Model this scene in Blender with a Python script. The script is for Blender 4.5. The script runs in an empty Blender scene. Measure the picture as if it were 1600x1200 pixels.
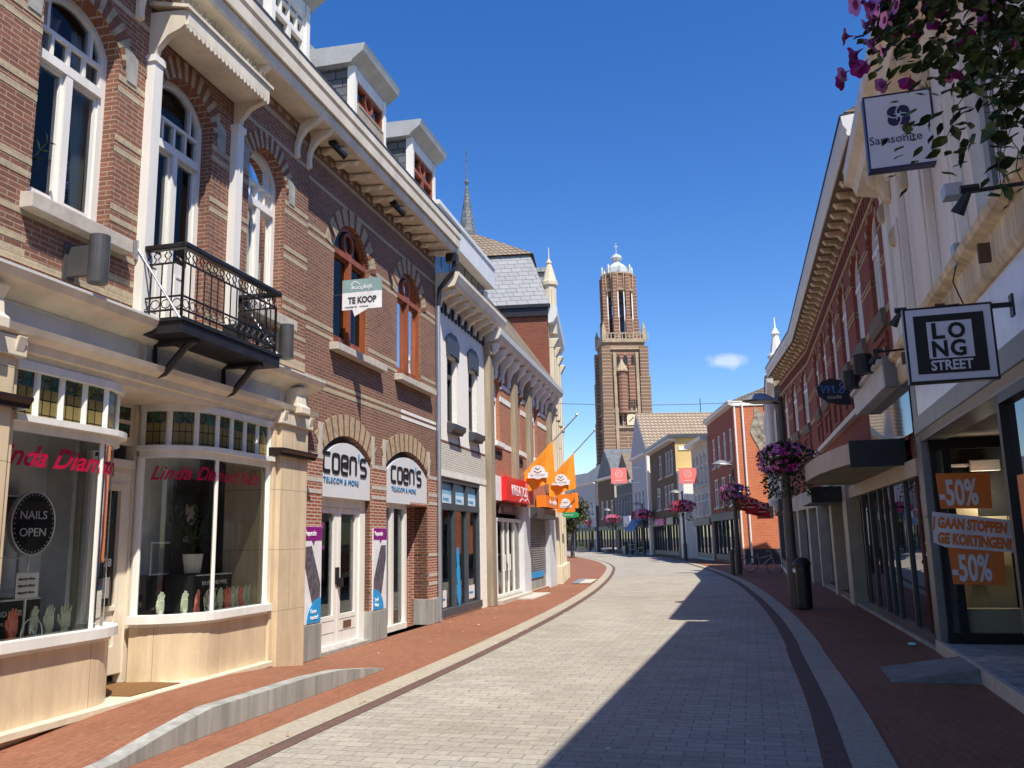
import bpy, bmesh, math, random
from mathutils import Vector, Matrix
from mathutils.geometry import tessellate_polygon
random.seed(7)
S = bpy.context.scene
COL = S.collection
R = math.radians
# ---------------------------------------------------------------- camera
F_PX = 1347.63; PITCH = R(10.2687); ROLL = R(-1.1946); EYE = 1.7
Fv = Vector((0, math.cos(PITCH), math.sin(PITCH))); U0 = Vector((0, -math.sin(PITCH), math.cos(PITCH))); R0 = Vector((1, 0, 0))
Rv = math.cos(ROLL)*R0 + math.sin(ROLL)*U0; Uv = -math.sin(ROLL)*R0 + math.cos(ROLL)*U0
cd = bpy.data.cameras.new('camera'); cam = bpy.data.objects.new('camera', cd); COL.objects.link(cam)
cam.matrix_world = Matrix(((Rv.x, Uv.x, -Fv.x, 0), (Rv.y, Uv.y, -Fv.y, 0), (Rv.z, Uv.z, -Fv.z, EYE), (0, 0, 0, 1)))
cd.sensor_width = 36; cd.lens = 36*F_PX/1600; cd.clip_start = 0.05; cd.clip_end = 3000
S.camera = cam
# ---------------------------------------------------------------- sky and sun
SUN_AZ = 153.0; SUN_EL = 57.5
w = bpy.data.worlds.new('World'); S.world = w; w.use_nodes = True
nt = w.node_tree; nt.nodes.clear()
sky = nt.nodes.new('ShaderNodeTexSky'); sky.sky_type = 'NISHITA'; sky.sun_disc = False
sky.sun_elevation = R(SUN_EL); sky.sun_rotation = R(SUN_AZ); sky.dust_density = 0.3; sky.ozone_density = 3.0; sky.air_density = 1.0; sky.altitude = 50
hs = nt.nodes.new('ShaderNodeHueSaturation'); hs.inputs['Hue'].default_value = 0.512; hs.inputs['Saturation'].default_value = 1.33; hs.inputs['Value'].default_value = 1.15
bg = nt.nodes.new('ShaderNodeBackground'); bg.inputs['Strength'].default_value = 0.106
wo = nt.nodes.new('ShaderNodeOutputWorld')
# one small fair weather cloud low above the roofs
tc = nt.nodes.new('ShaderNodeTexCoord'); mp = nt.nodes.new('ShaderNodeMapping')
cdir = Vector((0.236, 0.934, 0.190)).normalized()
sub = nt.nodes.new('ShaderNodeVectorMath'); sub.operation = 'SUBTRACT'; sub.inputs[1].default_value = cdir
nt.links.new(tc.outputs['Generated'], sub.inputs[0])
mp.inputs['Scale'].default_value = (40, 40, 115); nt.links.new(sub.outputs[0], mp.inputs[0])
ln = nt.nodes.new('ShaderNodeVectorMath'); ln.operation = 'LENGTH'; nt.links.new(mp.outputs[0], ln.inputs[0])
nz = nt.nodes.new('ShaderNodeTexNoise'); nz.inputs['Scale'].default_value = 55; nz.inputs['Detail'].default_value = 6
nt.links.new(tc.outputs['Generated'], nz.inputs['Vector'])
mm = nt.nodes.new('ShaderNodeMath'); mm.operation = 'MULTIPLY_ADD'; mm.inputs[1].default_value = -1.9
nt.links.new(nz.outputs['Fac'], mm.inputs[0]); nt.links.new(ln.outputs['Value'], mm.inputs[2])
mr = nt.nodes.new('ShaderNodeMapRange'); mr.inputs['From Min'].default_value = 0.15; mr.inputs['From Max'].default_value = -0.7
mr.inputs['To Min'].default_value = 0; mr.inputs['To Max'].default_value = 0.5
nt.links.new(mm.outputs[0], mr.inputs['Value'])
mx = nt.nodes.new('ShaderNodeMixRGB'); mx.inputs['Color2'].default_value = (6.6, 6.8, 7.2, 1)
nt.links.new(mr.outputs[0], mx.inputs['Fac']); nt.links.new(sky.outputs[0], hs.inputs['Color']); nt.links.new(hs.outputs[0], mx.inputs['Color1'])
nt.links.new(mx.outputs[0], bg.inputs['Color']); nt.links.new(bg.outputs[0], wo.inputs['Surface'])
sl = bpy.data.lights.new('sun', 'SUN'); sl.energy = 4.6; sl.angle = R(0.53); sl.color = (1.0, 0.93, 0.82)
so = bpy.data.objects.new('sun', sl); COL.objects.link(so)
sd = Vector((math.sin(R(SUN_AZ))*math.cos(R(SUN_EL)), math.cos(R(SUN_AZ))*math.cos(R(SUN_EL)), math.sin(R(SUN_EL))))
so.rotation_euler = sd.to_track_quat('Z', 'Y').to_euler(); so.location = (20, -20, 40)
S.view_settings.view_transform = 'Standard'; S.view_settings.look = 'None'; S.view_settings.gamma = 1; S.view_settings.exposure = 0.58
S.view_settings.use_curve_mapping = False
S.cycles.max_bounces = 8; S.cycles.diffuse_bounces = 4; S.cycles.transparent_max_bounces = 12
# ---------------------------------------------------------------- materials
def lin(h):
    h = h.lstrip('#'); v = [int(h[i:i+2], 16)/255 for i in (0, 2, 4)]
    return tuple(((c+.055)/1.055)**2.4 if c > .04045 else c/12.92 for c in v)+(1,)
def c4(c): return lin(c) if isinstance(c, str) else (tuple(c)+(1,) if len(c) == 3 else tuple(c))
MATS = {}
class NT:
    def __init__(s, name):
        s.m = bpy.data.materials.new(name); s.m.use_nodes = True; s.t = s.m.node_tree
        s.b = s.t.nodes['Principled BSDF']; s.o = s.t.nodes['Material Output']
    def n(s, typ, **k):
        x = s.t.nodes.new(typ)
        for a, v in k.items():
            if a.startswith('_'): setattr(x, a[1:], v)
            else: x.inputs[a.replace('9', ' ')].default_value = v
        return x
    def l(s, a, b): s.t.links.new(a, b)
    def coord(s, mode):
        tc = s.n('ShaderNodeTexCoord')
        if mode == 'obj': return tc.outputs['Object']
        sp = s.n('ShaderNodeSeparateXYZ'); s.l(tc.outputs['Object'], sp.inputs[0])
        ad = s.n('ShaderNodeMath', _operation='ADD'); s.l(sp.outputs[0], ad.inputs[0]); s.l(sp.outputs[1], ad.inputs[1])
        cb = s.n('ShaderNodeCombineXYZ'); s.l(ad.outputs[0], cb.inputs[0]); s.l(sp.outputs[2], cb.inputs[1])
        return cb.outputs[0]
    def mix(s, fac, a, b, mode='MIX'):
        x = s.n('ShaderNodeMixRGB'); x.blend_type = mode
        for i, v in ((0, fac), (1, a), (2, b)):
            if hasattr(v, 'is_linked') or hasattr(v, 'links'): s.l(v, x.inputs[i])
            else: x.inputs[i].default_value = v
        return x.outputs[0]
    def ramp(s, src, a, b, lo=0., hi=1.):
        x = s.n('ShaderNodeMapRange'); s.l(src, x.inputs[0]); x.inputs[1].default_value = a; x.inputs[2].default_value = b
        x.inputs[3].default_value = lo; x.inputs[4].default_value = hi; return x.outputs[0]
    def bump(s, h, st=.3, d=.02):
        b = s.n('ShaderNodeBump', Strength=st, Distance=d); s.l(h, b.inputs['Height']); s.l(b.outputs[0], s.b.inputs['Normal'])
def mat(name, col, rough=.6, metal=0, var=.12, scale=3., bump=0, spec=.4, streak=0, joint=None):
    if name in MATS: return MATS[name]
    T = NT(name); T.b.inputs['Roughness'].default_value = rough; T.b.inputs['Metallic'].default_value = metal
    T.b.inputs['Specular IOR Level'].default_value = spec
    c = c4(col)
    co = T.coord('obj')
    if streak:
        mpn = T.n('ShaderNodeMapping'); mpn.inputs['Scale'].default_value = (1, 1, .12); T.l(co, mpn.inputs[0]); co = mpn.outputs[0]
    nz = T.n('ShaderNodeTexNoise', Scale=scale, Detail=8., Roughness=.65); T.l(co, nz.inputs['Vector'])
    f = T.ramp(nz.outputs['Fac'], .3, .75)
    dark = tuple(v*(1-2*var) for v in c[:3])+(1,); lite = tuple(min(1, v*(1+var)) for v in c[:3])+(1,)
    cc = T.mix(f, lite, dark)
    if joint:
        bj = T.n('ShaderNodeTexBrick', Scale=1.); bj.inputs['Brick Width'].default_value = joint[0]; bj.inputs['Row Height'].default_value = joint[1]; bj.inputs['Mortar Size'].default_value = .0035
        T.l(T.coord('hz'), bj.inputs['Vector']); cc = T.mix(bj.outputs['Fac'], cc, tuple(v*.35 for v in c[:3])+(1,))
        n2 = T.n('ShaderNodeTexNoise', Scale=1.1, Detail=9., Roughness=.75); T.l(T.coord('obj'), n2.inputs['Vector']); cc = T.mix(T.ramp(n2.outputs['Fac'], .5, .75, 0, .5), cc, tuple(v*.6 for v in c[:3])+(1,))
    T.l(cc, T.b.inputs['Base Color'])
    if bump: T.bump(nz.outputs['Fac'], bump, .01)
    MATS[name] = T.m; return T.m
def brick(name, c1, c2, mortar, bw=.21, rh=.054, ms=.0052, rough=.85, stain=.25, bump=.35, dirt=(.05, .045, .04), mode='hz', off=.5, rot=0, scale2=.35, spots=0):
    if name in MATS: return MATS[name]
    T = NT(name); T.b.inputs['Roughness'].default_value = rough; T.b.inputs['Specular IOR Level'].default_value = .25
    co = T.coord(mode)
    if rot:
        mpn = T.n('ShaderNodeMapping'); mpn.inputs['Rotation'].default_value = (0, 0, rot); T.l(co, mpn.inputs[0]); co = mpn.outputs[0]
    b = T.n('ShaderNodeTexBrick', Scale=1., Color1=c4(c1), Color2=c4(c2), Mortar=c4(mortar)); b.offset = off
    b.inputs['Mortar Size'].default_value = ms; b.inputs['Mortar Smooth'].default_value = .15; b.inputs['Bias'].default_value = -.1
    b.inputs['Brick Width'].default_value = bw; b.inputs['Row Height'].default_value = rh
    T.l(co, b.inputs['Vector'])
    n1 = T.n('ShaderNodeTexNoise', Scale=scale2, Detail=7., Roughness=.7); T.l(T.coord('obj'), n1.inputs['Vector'])
    n2 = T.n('ShaderNodeTexNoise', Scale=22., Detail=5., Roughness=.7); T.l(T.coord('obj'), n2.inputs['Vector'])
    c = T.mix(T.ramp(n1.outputs['Fac'], .42, .8, 0, stain*2), b.outputs['Color'], c4(dirt))
    c = T.mix(T.ramp(n2.outputs['Fac'], .3, .75, 0, .45), c, (1, 1, 1, 1), 'OVERLAY') if False else T.mix(.35, c, T.mix(T.ramp(n2.outputs['Fac'], .3, .7), (.2, .2, .2, 1), (.8, .8, .8, 1)), 'OVERLAY')
    if spots:
        vo = T.n('ShaderNodeTexVoronoi', Scale=2.6); T.l(T.coord('obj'), vo.inputs['Vector']); c = T.mix(T.ramp(vo.outputs['Distance'], .035, .075, spots, 0), c, (.07, .06, .05, 1))
        n4 = T.n('ShaderNodeTexNoise', Scale=.22, Detail=4., Roughness=.6); T.l(T.coord('obj'), n4.inputs['Vector']); c = T.mix(T.ramp(n4.outputs['Fac'], .4, .68, 0, .35), c, T.mix(1., c, (.62, .6, .58, 1), 'MULTIPLY'))
    T.l(c, T.b.inputs['Base Color'])
    h = T.n('ShaderNodeMath', _operation='MULTIPLY_ADD'); T.l(b.outputs['Fac'], h.inputs[0]); h.inputs[1].default_value = -1.; T.l(T.ramp(n2.outputs['Fac'], 0, 1, 0, .5), h.inputs[2])
    if bump: T.bump(h.outputs[0], bump, .012)
    MATS[name] = T.m; return T.m
def glass(name, tint=(.85, .9, .9), refl=.35, base=.04):
    if name in MATS: return MATS[name]
    T = NT(name); T.t.nodes.remove(T.b)
    tr = T.n('ShaderNodeBsdfTransparent', Color=c4(tint)); gl = T.n('ShaderNodeBsdfGlossy', Roughness=.01, Color=(1, 1, 1, 1))
    fr = T.n('ShaderNodeLayerWeight', Blend=refl); mx_ = T.n('ShaderNodeMixShader')
    f = T.ramp(fr.outputs['Fresnel'], 0, 1, base, .9)
    nzz = T.n('ShaderNodeTexNoise', Scale=1.3, Detail=2.); T.l(T.coord('obj'), nzz.inputs['Vector'])
    bm_ = T.n('ShaderNodeBump', Strength=.02, Distance=.02); T.l(nzz.outputs['Fac'], bm_.inputs['Height']); T.l(bm_.outputs[0], gl.inputs['Normal'])
    T.l(f, mx_.inputs[0]); T.l(tr.outputs[0], mx_.inputs[1]); T.l(gl.outputs[0], mx_.inputs[2]); T.l(mx_.outputs[0], T.o.inputs['Surface'])
    MATS[name] = T.m; return T.m
def darkglass(name='window_glass', col=(.02, .025, .03), rough=.04):
    if name in MATS: return MATS[name]
    T = NT(name); T.b.inputs['Base Color'].default_value = c4(col); T.b.inputs['Roughness'].default_value = rough
    T.b.inputs['Specular IOR Level'].default_value = 1.0
    nzz = T.n('ShaderNodeTexNoise', Scale=.9, Detail=2.); T.l(T.coord('obj'), nzz.inputs['Vector']); T.bump(nzz.outputs['Fac'], .015, .02)
    MATS[name] = T.m; return T.m
def emis(name, col, st):
    T = NT(name); T.b.inputs['Emission Color'].default_value = c4(col); T.b.inputs['Emission Strength'].default_value = st; return T.m
def leaded(name, body, accent, zsplit, bw=.1, rh=.14):
    T = NT(name); co = T.coord('hz'); T.b.inputs['Roughness'].default_value = .12
    b = T.n('ShaderNodeTexBrick', Scale=1., Color1=c4(body), Color2=tuple(v*.8 for v in c4(body)[:3])+(1,), Mortar=(.01, .01, .01, 1)); b.offset = 0
    b.inputs['Mortar Size'].default_value = .006; b.inputs['Brick Width'].default_value = bw; b.inputs['Row Height'].default_value = rh; T.l(co, b.inputs['Vector'])
    v = T.n('ShaderNodeTexVoronoi', Scale=16.); T.l(co, v.inputs['Vector'])
    wv = T.n('ShaderNodeTexVoronoi', Scale=16.); wv.feature = 'DISTANCE_TO_EDGE'; T.l(co, wv.inputs['Vector'])
    ac = T.mix(.8, v.outputs['Color'], c4(accent), 'MIX'); ac = T.mix(1.0, ac, (.45, .5, .4, 1), 'MULTIPLY')
    ac = T.mix(T.ramp(wv.outputs['Distance'], .03, .05, 1, 0), ac, (.01, .01, .01, 1))
    sp = T.n('ShaderNodeSeparateXYZ'); T.l(co, sp.inputs[0])
    T.l(T.mix(T.ramp(sp.outputs[1], zsplit-.005, zsplit+.005), b.outputs['Color'], ac), T.b.inputs['Base Color'])
    return T.m
# ---------------------------------------------------------------- frames and mesh builder
class FR:
    """facade frame: u along the wall, o out to the street, z up. side L / R says on which side of the street it is"""
    def __init__(s, p, head, side='L'):
        s.p = Vector((p[0], p[1], p[2] if len(p) > 2 else 0)); s.h = head; s.side = side; a = R(head)
        s.u = Vector((math.sin(a), math.cos(a), 0)); s.n = Vector((math.cos(a), -math.sin(a), 0))*(1 if side == 'L' else -1)
        s.rz = -a if side == 'L' else math.pi-a
    def P(s, u, o=0, z=0): return s.p+s.u*u+s.n*o+Vector((0, 0, z))
    def loc(s, u, o, z): return (o, u, z) if s.side == 'L' else (o, -u, z)
    def sub(s, u, o, z, side=None, dh=0): return FR(s.P(u, o, z), s.h+dh, side or s.side)
    def perp(s, u, o, z):  # sign frame: faces the camera, u runs to the right
        return FR(s.P(u, o, z), s.h+90, 'L')
WORLD = type('W', (), dict(p=Vector((0, 0, 0)), rz=0, loc=lambda s, a, b, c: (a, b, c)))()
class MB:
    def __init__(s, fr=None): s.v = []; s.f = []; s.mi = []; s.fr = fr or WORLD
    def add(s, pts, faces, m=0):
        b = len(s.v); s.v += [s.fr.loc(*p) for p in pts]
        for f in faces: s.f.append([b+i for i in f]); s.mi.append(m)
        return s
    def box(s, u0, u1, o0, o1, z0, z1, m=0):
        return s.add([(u, o, z) for u in (u0, u1) for o in (o0, o1) for z in (z0, z1)],
                     [(0, 1, 3, 2), (4, 6, 7, 5), (0, 4, 5, 1), (2, 3, 7, 6), (0, 2, 6, 4), (1, 5, 7, 3)], m)
    def face(s, pts, m=0): return s.add(pts, [tuple(range(len(pts)))], m)
    def prism(s, pts, o0, o1, m=0):          # (u,z) outline extruded along o
        n = len(pts)
        return s.add([(u, o0, z) for u, z in pts]+[(u, o1, z) for u, z in pts], [tuple(range(n)), tuple(range(n, 2*n))]+[(i, (i+1) % n, n+(i+1) % n, n+i) for i in range(n)], m)
    def prof(s, pts, u0, u1, m=0):           # (o,z) profile extruded along u
        n = len(pts)
        return s.add([(u0, o, z) for o, z in pts]+[(u1, o, z) for o, z in pts], [tuple(range(n)), tuple(range(n, 2*n))]+[(i, (i+1) % n, n+(i+1) % n, n+i) for i in range(n)], m)
    def plan(s, pts, z0, z1, m=0):           # (u,o) outline extruded along z
        n = len(pts)
        return s.add([(u, o, z0) for u, o in pts]+[(u, o, z1) for u, o in pts], [tuple(range(n)), tuple(range(n, 2*n))]+[(i, (i+1) % n, n+(i+1) % n, n+i) for i in range(n)], m)
    def ring(s, outer, inner, o0, o1, m=0):  # frame between two outlines with equal counts
        n = len(outer); pts = [(u, o, z) for o in (o0, o1) for L in (outer, inner) for u, z in L]
        fs = []
        for i in range(n):
            j = (i+1) % n
            fs += [(i, j, n+j, n+i), (2*n+i, 2*n+j, 3*n+j, 3*n+i), (i, j, 2*n+j, 2*n+i), (n+i, n+j, 3*n+j, 3*n+i)]
        return s.add(pts, fs, m)
    def wall(s, outer, holes, o=0., depth=.2, m=0, mr=None):
        loops = [outer]+holes; flat = [p for L in loops for p in L]
        tr = tessellate_polygon([[Vector((u, z, 0)) for u, z in L] for L in loops])
        s.add([(u, o, z) for u, z in flat], [tuple(t) for t in tr], m)
        for L in holes:
            n = len(L); s.add([(u, o, z) for u, z in L]+[(u, o-depth, z) for u, z in L], [(i, (i+1) % n, n+(i+1) % n, n+i) for i in range(n)], m if mr is None else mr)
        return s
    def strip(s, path, z0, z1, th, m=0):     # plan path (u,o) with thickness to the inside
        n = len(path); nor = []
        for i in range(n):
            a = path[max(0, i-1)]; b = path[min(n-1, i+1)]; d = Vector((b[0]-a[0], b[1]-a[1])); d.normalize(); nor.append((-d.y, d.x))
        inn = [(p[0]+q[0]*th, p[1]+q[1]*th) for p, q in zip(path, nor)]
        return s.plan(list(path)+inn[::-1], z0, z1, m)
    def tube(s, path, r, n=6, m=0, caps=True):
        path = [Vector(p) for p in path]; k = len(path); rs = r if isinstance(r, (list, tuple)) else [r]*k
        pts = []; fs = []; ref = None
        for i in range(k):
            t = (path[min(k-1, i+1)]-path[max(0, i-1)]).normalized()
            a = t.cross(Vector((0, 0, 1)) if abs(t.z) < .9 else Vector((1, 0, 0))).normalized() if ref is None else (ref-t*ref.dot(t)).normalized()
            ref = a; b = t.cross(a)
            for j in range(n):
                q = 2*math.pi*j/n; pts.append(tuple(path[i]+(a*math.cos(q)+b*math.sin(q))*rs[i]))
        for i in range(k-1):
            for j in range(n): fs.append((i*n+j, i*n+(j+1) % n, (i+1)*n+(j+1) % n, (i+1)*n+j))
        if caps: fs += [tuple(range(n)), tuple(range((k-1)*n, k*n))]
        return s.add(pts, fs, m)
    def lathe(s, prof, c=(0, 0, 0), n=16, m=0):   # prof: (r,z)
        pts = []; fs = []
        for r, z in prof:
            for j in range(n):
                q = 2*math.pi*j/n; pts.append((c[0]+r*math.cos(q), c[1]+r*math.sin(q), c[2]+z))
        for i in range(len(prof)-1):
            for j in range(n): fs.append((i*n+j, i*n+(j+1) % n, (i+1)*n+(j+1) % n, (i+1)*n+j))
        fs += [tuple(range(n)), tuple(range((len(prof)-1)*n, len(prof)*n))]
        return s.add(pts, fs, m)
    def disc(s, cu, cz, ru, rz, o0, o1, n=24, m=0, a0=0, a1=360):
        full = abs(a1-a0) >= 360
        L = [(cu+ru*math.cos(R(a0+(a1-a0)*i/(n if full else n-1))), cz+rz*math.sin(R(a0+(a1-a0)*i/(n if full else n-1)))) for i in range(n)]
        if not full: L.append((cu, cz))
        return s.prism(L, o0, o1, m)
    def build(s, name, mats, parent=None, smooth=False, bevel=0, flip=True):
        me = bpy.data.meshes.new(name); me.from_pydata(s.v, [], s.f)
        for x in (mats if isinstance(mats, (list, tuple)) else [mats]): me.materials.append(x)
        me.polygons.foreach_set('material_index', s.mi)
        if flip:
            bm = bmesh.new(); bm.from_mesh(me); bmesh.ops.recalc_face_normals(bm, faces=bm.faces); bm.to_mesh(me); bm.free()
        if smooth:
            me.polygons.foreach_set('use_smooth', [True]*len(me.polygons))
        me.update()
        o = bpy.data.objects.new(name, me); COL.objects.link(o)
        if parent is not None: o.parent = parent
        elif s.fr is not WORLD: o.location = s.fr.p; o.rotation_euler = (0, 0, s.fr.rz)
        if bevel:
            b = o.modifiers.new('bevel', 'BEVEL'); b.width = bevel; b.segments = 2; b.limit_method = 'ANGLE'
        return o
def tag(o, label=None, cat=None, group=None, kind=None):
    for k, v in (('label', label), ('category', cat), ('group', group), ('kind', kind)):
        if v: o[k] = v
    return o
def thing(name, label, cat, fr, group=None):
    o = bpy.data.objects.new(name, None); COL.objects.link(o); o.empty_display_size = .2
    o.location = fr.p; o.rotation_euler = (0, 0, fr.rz); return tag(o, label, cat, group)
def struct(o): o['kind'] = 'structure'; return o
def copy_tree(o, loc, rz=None, label=None, scale=None):
    def cp(x, par):
        c = x.copy(); COL.objects.link(c)
        if par is not None: c.parent = par
        for ch in x.children: cp(ch, c)
        return c
    c = cp(o, None); c.location = loc
    if rz is not None: c.rotation_euler = (0, 0, rz)
    if scale: c.scale = (scale,)*3
    if label: c['label'] = label
    return c
def arch(u0, u1, z0, zs, za, n=14):
    """outline of an opening with a segmental or round head"""
    w_ = (u1-u0)/2; h = za-zs; r = (w_*w_+h*h)/(2*h); cu = (u0+u1)/2; cz = za-r; a0 = math.asin(min(1, w_/r))
    if h > w_-1e-6: a0 = math.pi/2; r = w_; cz = zs
    top = [(cu+r*math.sin(a0-2*a0*i/n), cz+(r*math.cos(a0-2*a0*i/n) if h <= w_ else h*math.cos(a0-2*a0*i/n))) for i in range(n+1)]
    return [(u0, z0), (u1, z0)]+top
def rect(u0, u1, z0, z1): return [(u0, z0), (u1, z0), (u1, z1), (u0, z1)]
def archz(u0, u1, zs, za, u):
    w_ = (u1-u0)/2; h = za-zs; r = (w_*w_+h*h)/(2*h); cu = (u0+u1)/2; cz = za-r
    return cz+math.sqrt(max(0, r*r-(u-cu)**2))
def vouss(mb, u0, u1, zs, za, th, n, o0, o1, ms, ext=0):
    w_ = (u1-u0)/2; h = za-zs; r = (w_*w_+h*h)/(2*h); cu = (u0+u1)/2; cz = za-r; a0 = math.asin(min(1, w_/r))+ext
    for i in range(n):
        a = -a0+2*a0*(i+.04)/n; b = -a0+2*a0*(i+.96)/n
        pts = [(cu+q*math.sin(t), cz+q*math.cos(t)) for q, t in ((r, a), (r, b), (r+th, b), (r+th, a))]
        mb.prism(pts, o0, o1, ms[i % len(ms)])
def text(parent, fr, body, u, o, z, size, m, shear=0, sp=1, name='lettering', align='LEFT', ext=.004, sx=1, bold=0, rot=0):
    c = bpy.data.curves.new(name, 'FONT'); c.body = body; c.size = size; c.shear = shear; c.extrude = ext; c.align_x = align; c.resolution_u = 3; c.offset = bold; c.space_character = sp
    t = bpy.data.objects.new('tmp', c); COL.objects.link(t); dg = bpy.context.evaluated_depsgraph_get()
    me = bpy.data.meshes.new_from_object(t.evaluated_get(dg)); bpy.data.objects.remove(t)
    y = u if fr.side == 'L' else -u
    M = Matrix(((0, 0, 1, o), (1, 0, 0, y), (0, 1, 0, z), (0, 0, 0, 1))) @ Matrix.Rotation(rot, 4, 'Z') @ Matrix.Diagonal((sx, 1, 1, 1))
    me.transform(M); me.name = name; me.materials.clear(); me.materials.append(m)
    ob = bpy.data.objects.new(name, me); COL.objects.link(ob); ob.parent = parent; return ob
def stroke(mb, pts, w_, o0, o1, m=0):
    """polyline in (u,z) drawn as a thick band"""
    n = len(pts); L = []; Rr = []
    for i in range(n):
        a = Vector(pts[max(0, i-1)]); b = Vector(pts[min(n-1, i+1)]); d = (b-a).normalized(); q = Vector((-d.y, d.x))*w_/2
        if 0 < i < n-1:
            d1 = (Vector(pts[i])-a).normalized(); q = q/max(.45, abs(d1.dot(d)))
        p = Vector(pts[i]); L.append(tuple(p+q)); Rr.append(tuple(p-q))
    for i in range(n-1): mb.prism([L[i], L[i+1], Rr[i+1], Rr[i]], o0, o1, m)
# shared materials
M_WHITE = mat('white_paint', (.8, .78, .72), .5, var=.09, scale=3, streak=1)
M_CREAM = mat('cream_paint', (.74, .66, .52), .55, var=.13, scale=2.5, streak=1)
M_GREYW = mat('grey_white_paint', (.62, .62, .6), .5, var=.06)
M_TRAV = mat('travertine', (.68, .54, .36), .4, var=.11, scale=7, streak=1, joint=(1.1, .82))
M_STONE = mat('grey_stone', (.36, .35, .32), .8, var=.2, scale=6, bump=.2)
M_SILL = mat('pale_sill_stone', (.52, .47, .4), .8, var=.12, scale=8, bump=.15)
M_CONC = mat('concrete', (.36, .36, .33), .85, var=.28, scale=4, bump=.2, streak=1, joint=(1.5, 5))
M_TAN = brick('tan_brick', (.5, .4, .26), (.42, .34, .23), (.36, .32, .27), bump=.3, stain=.1)
M_BRICK = brick('brown_brick', (.275, .118, .072), (.195, .086, .056), (.4, .33, .26), stain=.26)
M_BRICK2 = brick('red_brown_brick', (.255, .118, .075), (.18, .084, .058), (.34, .28, .22), stain=.2)
M_BLACK = mat('black_iron', (.018, .018, .02), .45, var=.3, scale=8)
M_DKGREY = mat('dark_grey_metal', (.09, .09, .09), .4, metal=.3, var=.15)
M_SLATE = brick('slate', (.16, .17, .18), (.1, .11, .12), (.035, .037, .04), bw=.28, rh=.17, ms=.012, rough=.6, stain=.2, dirt=(.25, .26, .26), scale2=1.2)
M_REDWOOD = mat('red_brown_wood', (.3, .085, .03), .45, var=.25, scale=7, streak=1)
M_GLASS = glass('clear_glass', refl=.2, base=.04)
M_PANE = glass('upper_glass', tint=(.8, .82, .82), refl=.12, base=.03)
M_DGLASS = darkglass()
M_ROOM = mat('dim_interior', (.22, .2, .18), .8, var=.1)
M_DARK = mat('dark_interior', (.03, .03, .03), .8)
M_LEAD = leaded('leaded_glass', (.24, .19, .07), (.03, .14, .1), 3.18)
M_PINK = mat('pink_lettering', (.75, .02, .1), .4, var=.03)
M_ZINC = mat('zinc', (.42, .44, .47), .4, metal=.6, var=.1)
# ================================================================ ground
M_PAVE = brick('red_paving', (.29, .118, .066), (.23, .095, .053), (.19, .092, .054), bw=.2, rh=.07, ms=.006, stain=.18, bump=.2, mode='obj', rot=R(15+90), dirt=(.28, .17, .11), scale2=.6, spots=.4)
M_ROAD = brick('granite_setts', (.41, .375, .312), (.325, .302, .26), (.19, .172, .143), bw=.31, rh=.155, ms=.006, stain=.36, bump=.35, mode='obj', rot=R(15), dirt=(.25, .21, .155), scale2=.8, spots=.55)
M_PALE = brick('pale_kerb', (.39, .345, .265), (.355, .315, .25), (.23, .205, .16), bw=1.0, rh=1.0, ms=.006, stain=.18, bump=.15, mode='obj', rot=R(15), dirt=(.3, .24, .16), scale2=.8)
M_GUT = brick('dark_gutter', (.16, .095, .075), (.13, .08, .065), (.09, .06, .05), bw=.1, rh=.05, ms=.004, stain=.2, bump=.2, mode='obj', rot=R(15))
def smooth(L, k=6):
    out = []
    for i in range(len(L)-1):
        p0 = Vector(L[max(0, i-1)]); p1 = Vector(L[i]); p2 = Vector(L[i+1]); p3 = Vector(L[min(len(L)-1, i+2)])
        for j in range(k):
            t = j/k
            out.append(.5*((2*p1)+(p2-p0)*t+(2*p0-5*p1+4*p2-p3)*t*t+(3*p1-p0-3*p2+p3)*t**3))
    out.append(Vector(L[-1])); return out
def offs(L, d):
    out = []
    for i in range(len(L)):
        t = (L[min(len(L)-1, i+1)]-L[max(0, i-1)]).normalized(); out.append(L[i]+Vector((t.y, -t.x))*d)
    return out
KL = smooth([(-8.0, -16), (-4.0, 0), (-2.26, 7.14), (-1.40, 10.46), (-.3, 14.97), (1.13, 21.54), (2.5, 28.8), (3.77, 36.78), (4.88, 44.92), (5.88, 54.03), (6.45, 66), (6.3, 78.6), (5.5, 92.6), (2, 110), (-10, 135), (-30, 150)])
KR = smooth([(-4.3, -16), (.3, 0), (2.24, 6.77), (2.97, 9.36), (3.94, 13.12), (4.36, 14.68), (5.46, 19.37), (6.86, 26.17), (8.37, 34.66), (10.17, 48.67), (11.3, 62.5), (12.0, 84.3), (10.6, 104), (7.3, 125), (-4, 150), (-22, 170)])
def sheet(name, a, b, z, m):
    mb = MB(); n = min(len(a), len(b))
    for i in range(n-1): mb.face([(a[i].x, a[i].y, z), (b[i].x, b[i].y, z), (b[i+1].x, b[i+1].y, z), (a[i+1].x, a[i+1].y, z)])
    return struct(mb.build(name, m))
mb = MB(); mb.face([(-1500, -1500, -.02), (1500, -1500, -.02), (1500, 1500, -.02), (-1500, 1500, -.02)])
struct(mb.build('ground', mat('ground_earth', (.22, .2, .17), .9)))
mb = MB(); mb.face([(-60, -30, 0), (60, -30, 0), (60, 190, 0), (-60, 190, 0)]); struct(mb.build('pavement', M_PAVE))
sheet('road', KL, KR, .004, M_ROAD)
sheet('gutter', offs(KL, -.02), offs(KL, .135), .009, M_GUT); sheet('gutter', offs(KR, .02), offs(KR, .2), .009, M_GUT)
sheet('kerb', offs(KL, -.36), offs(KL, -.02), .013, M_PALE); sheet('kerb', offs(KR, .2), offs(KR, .52), .013, M_PALE)
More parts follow.
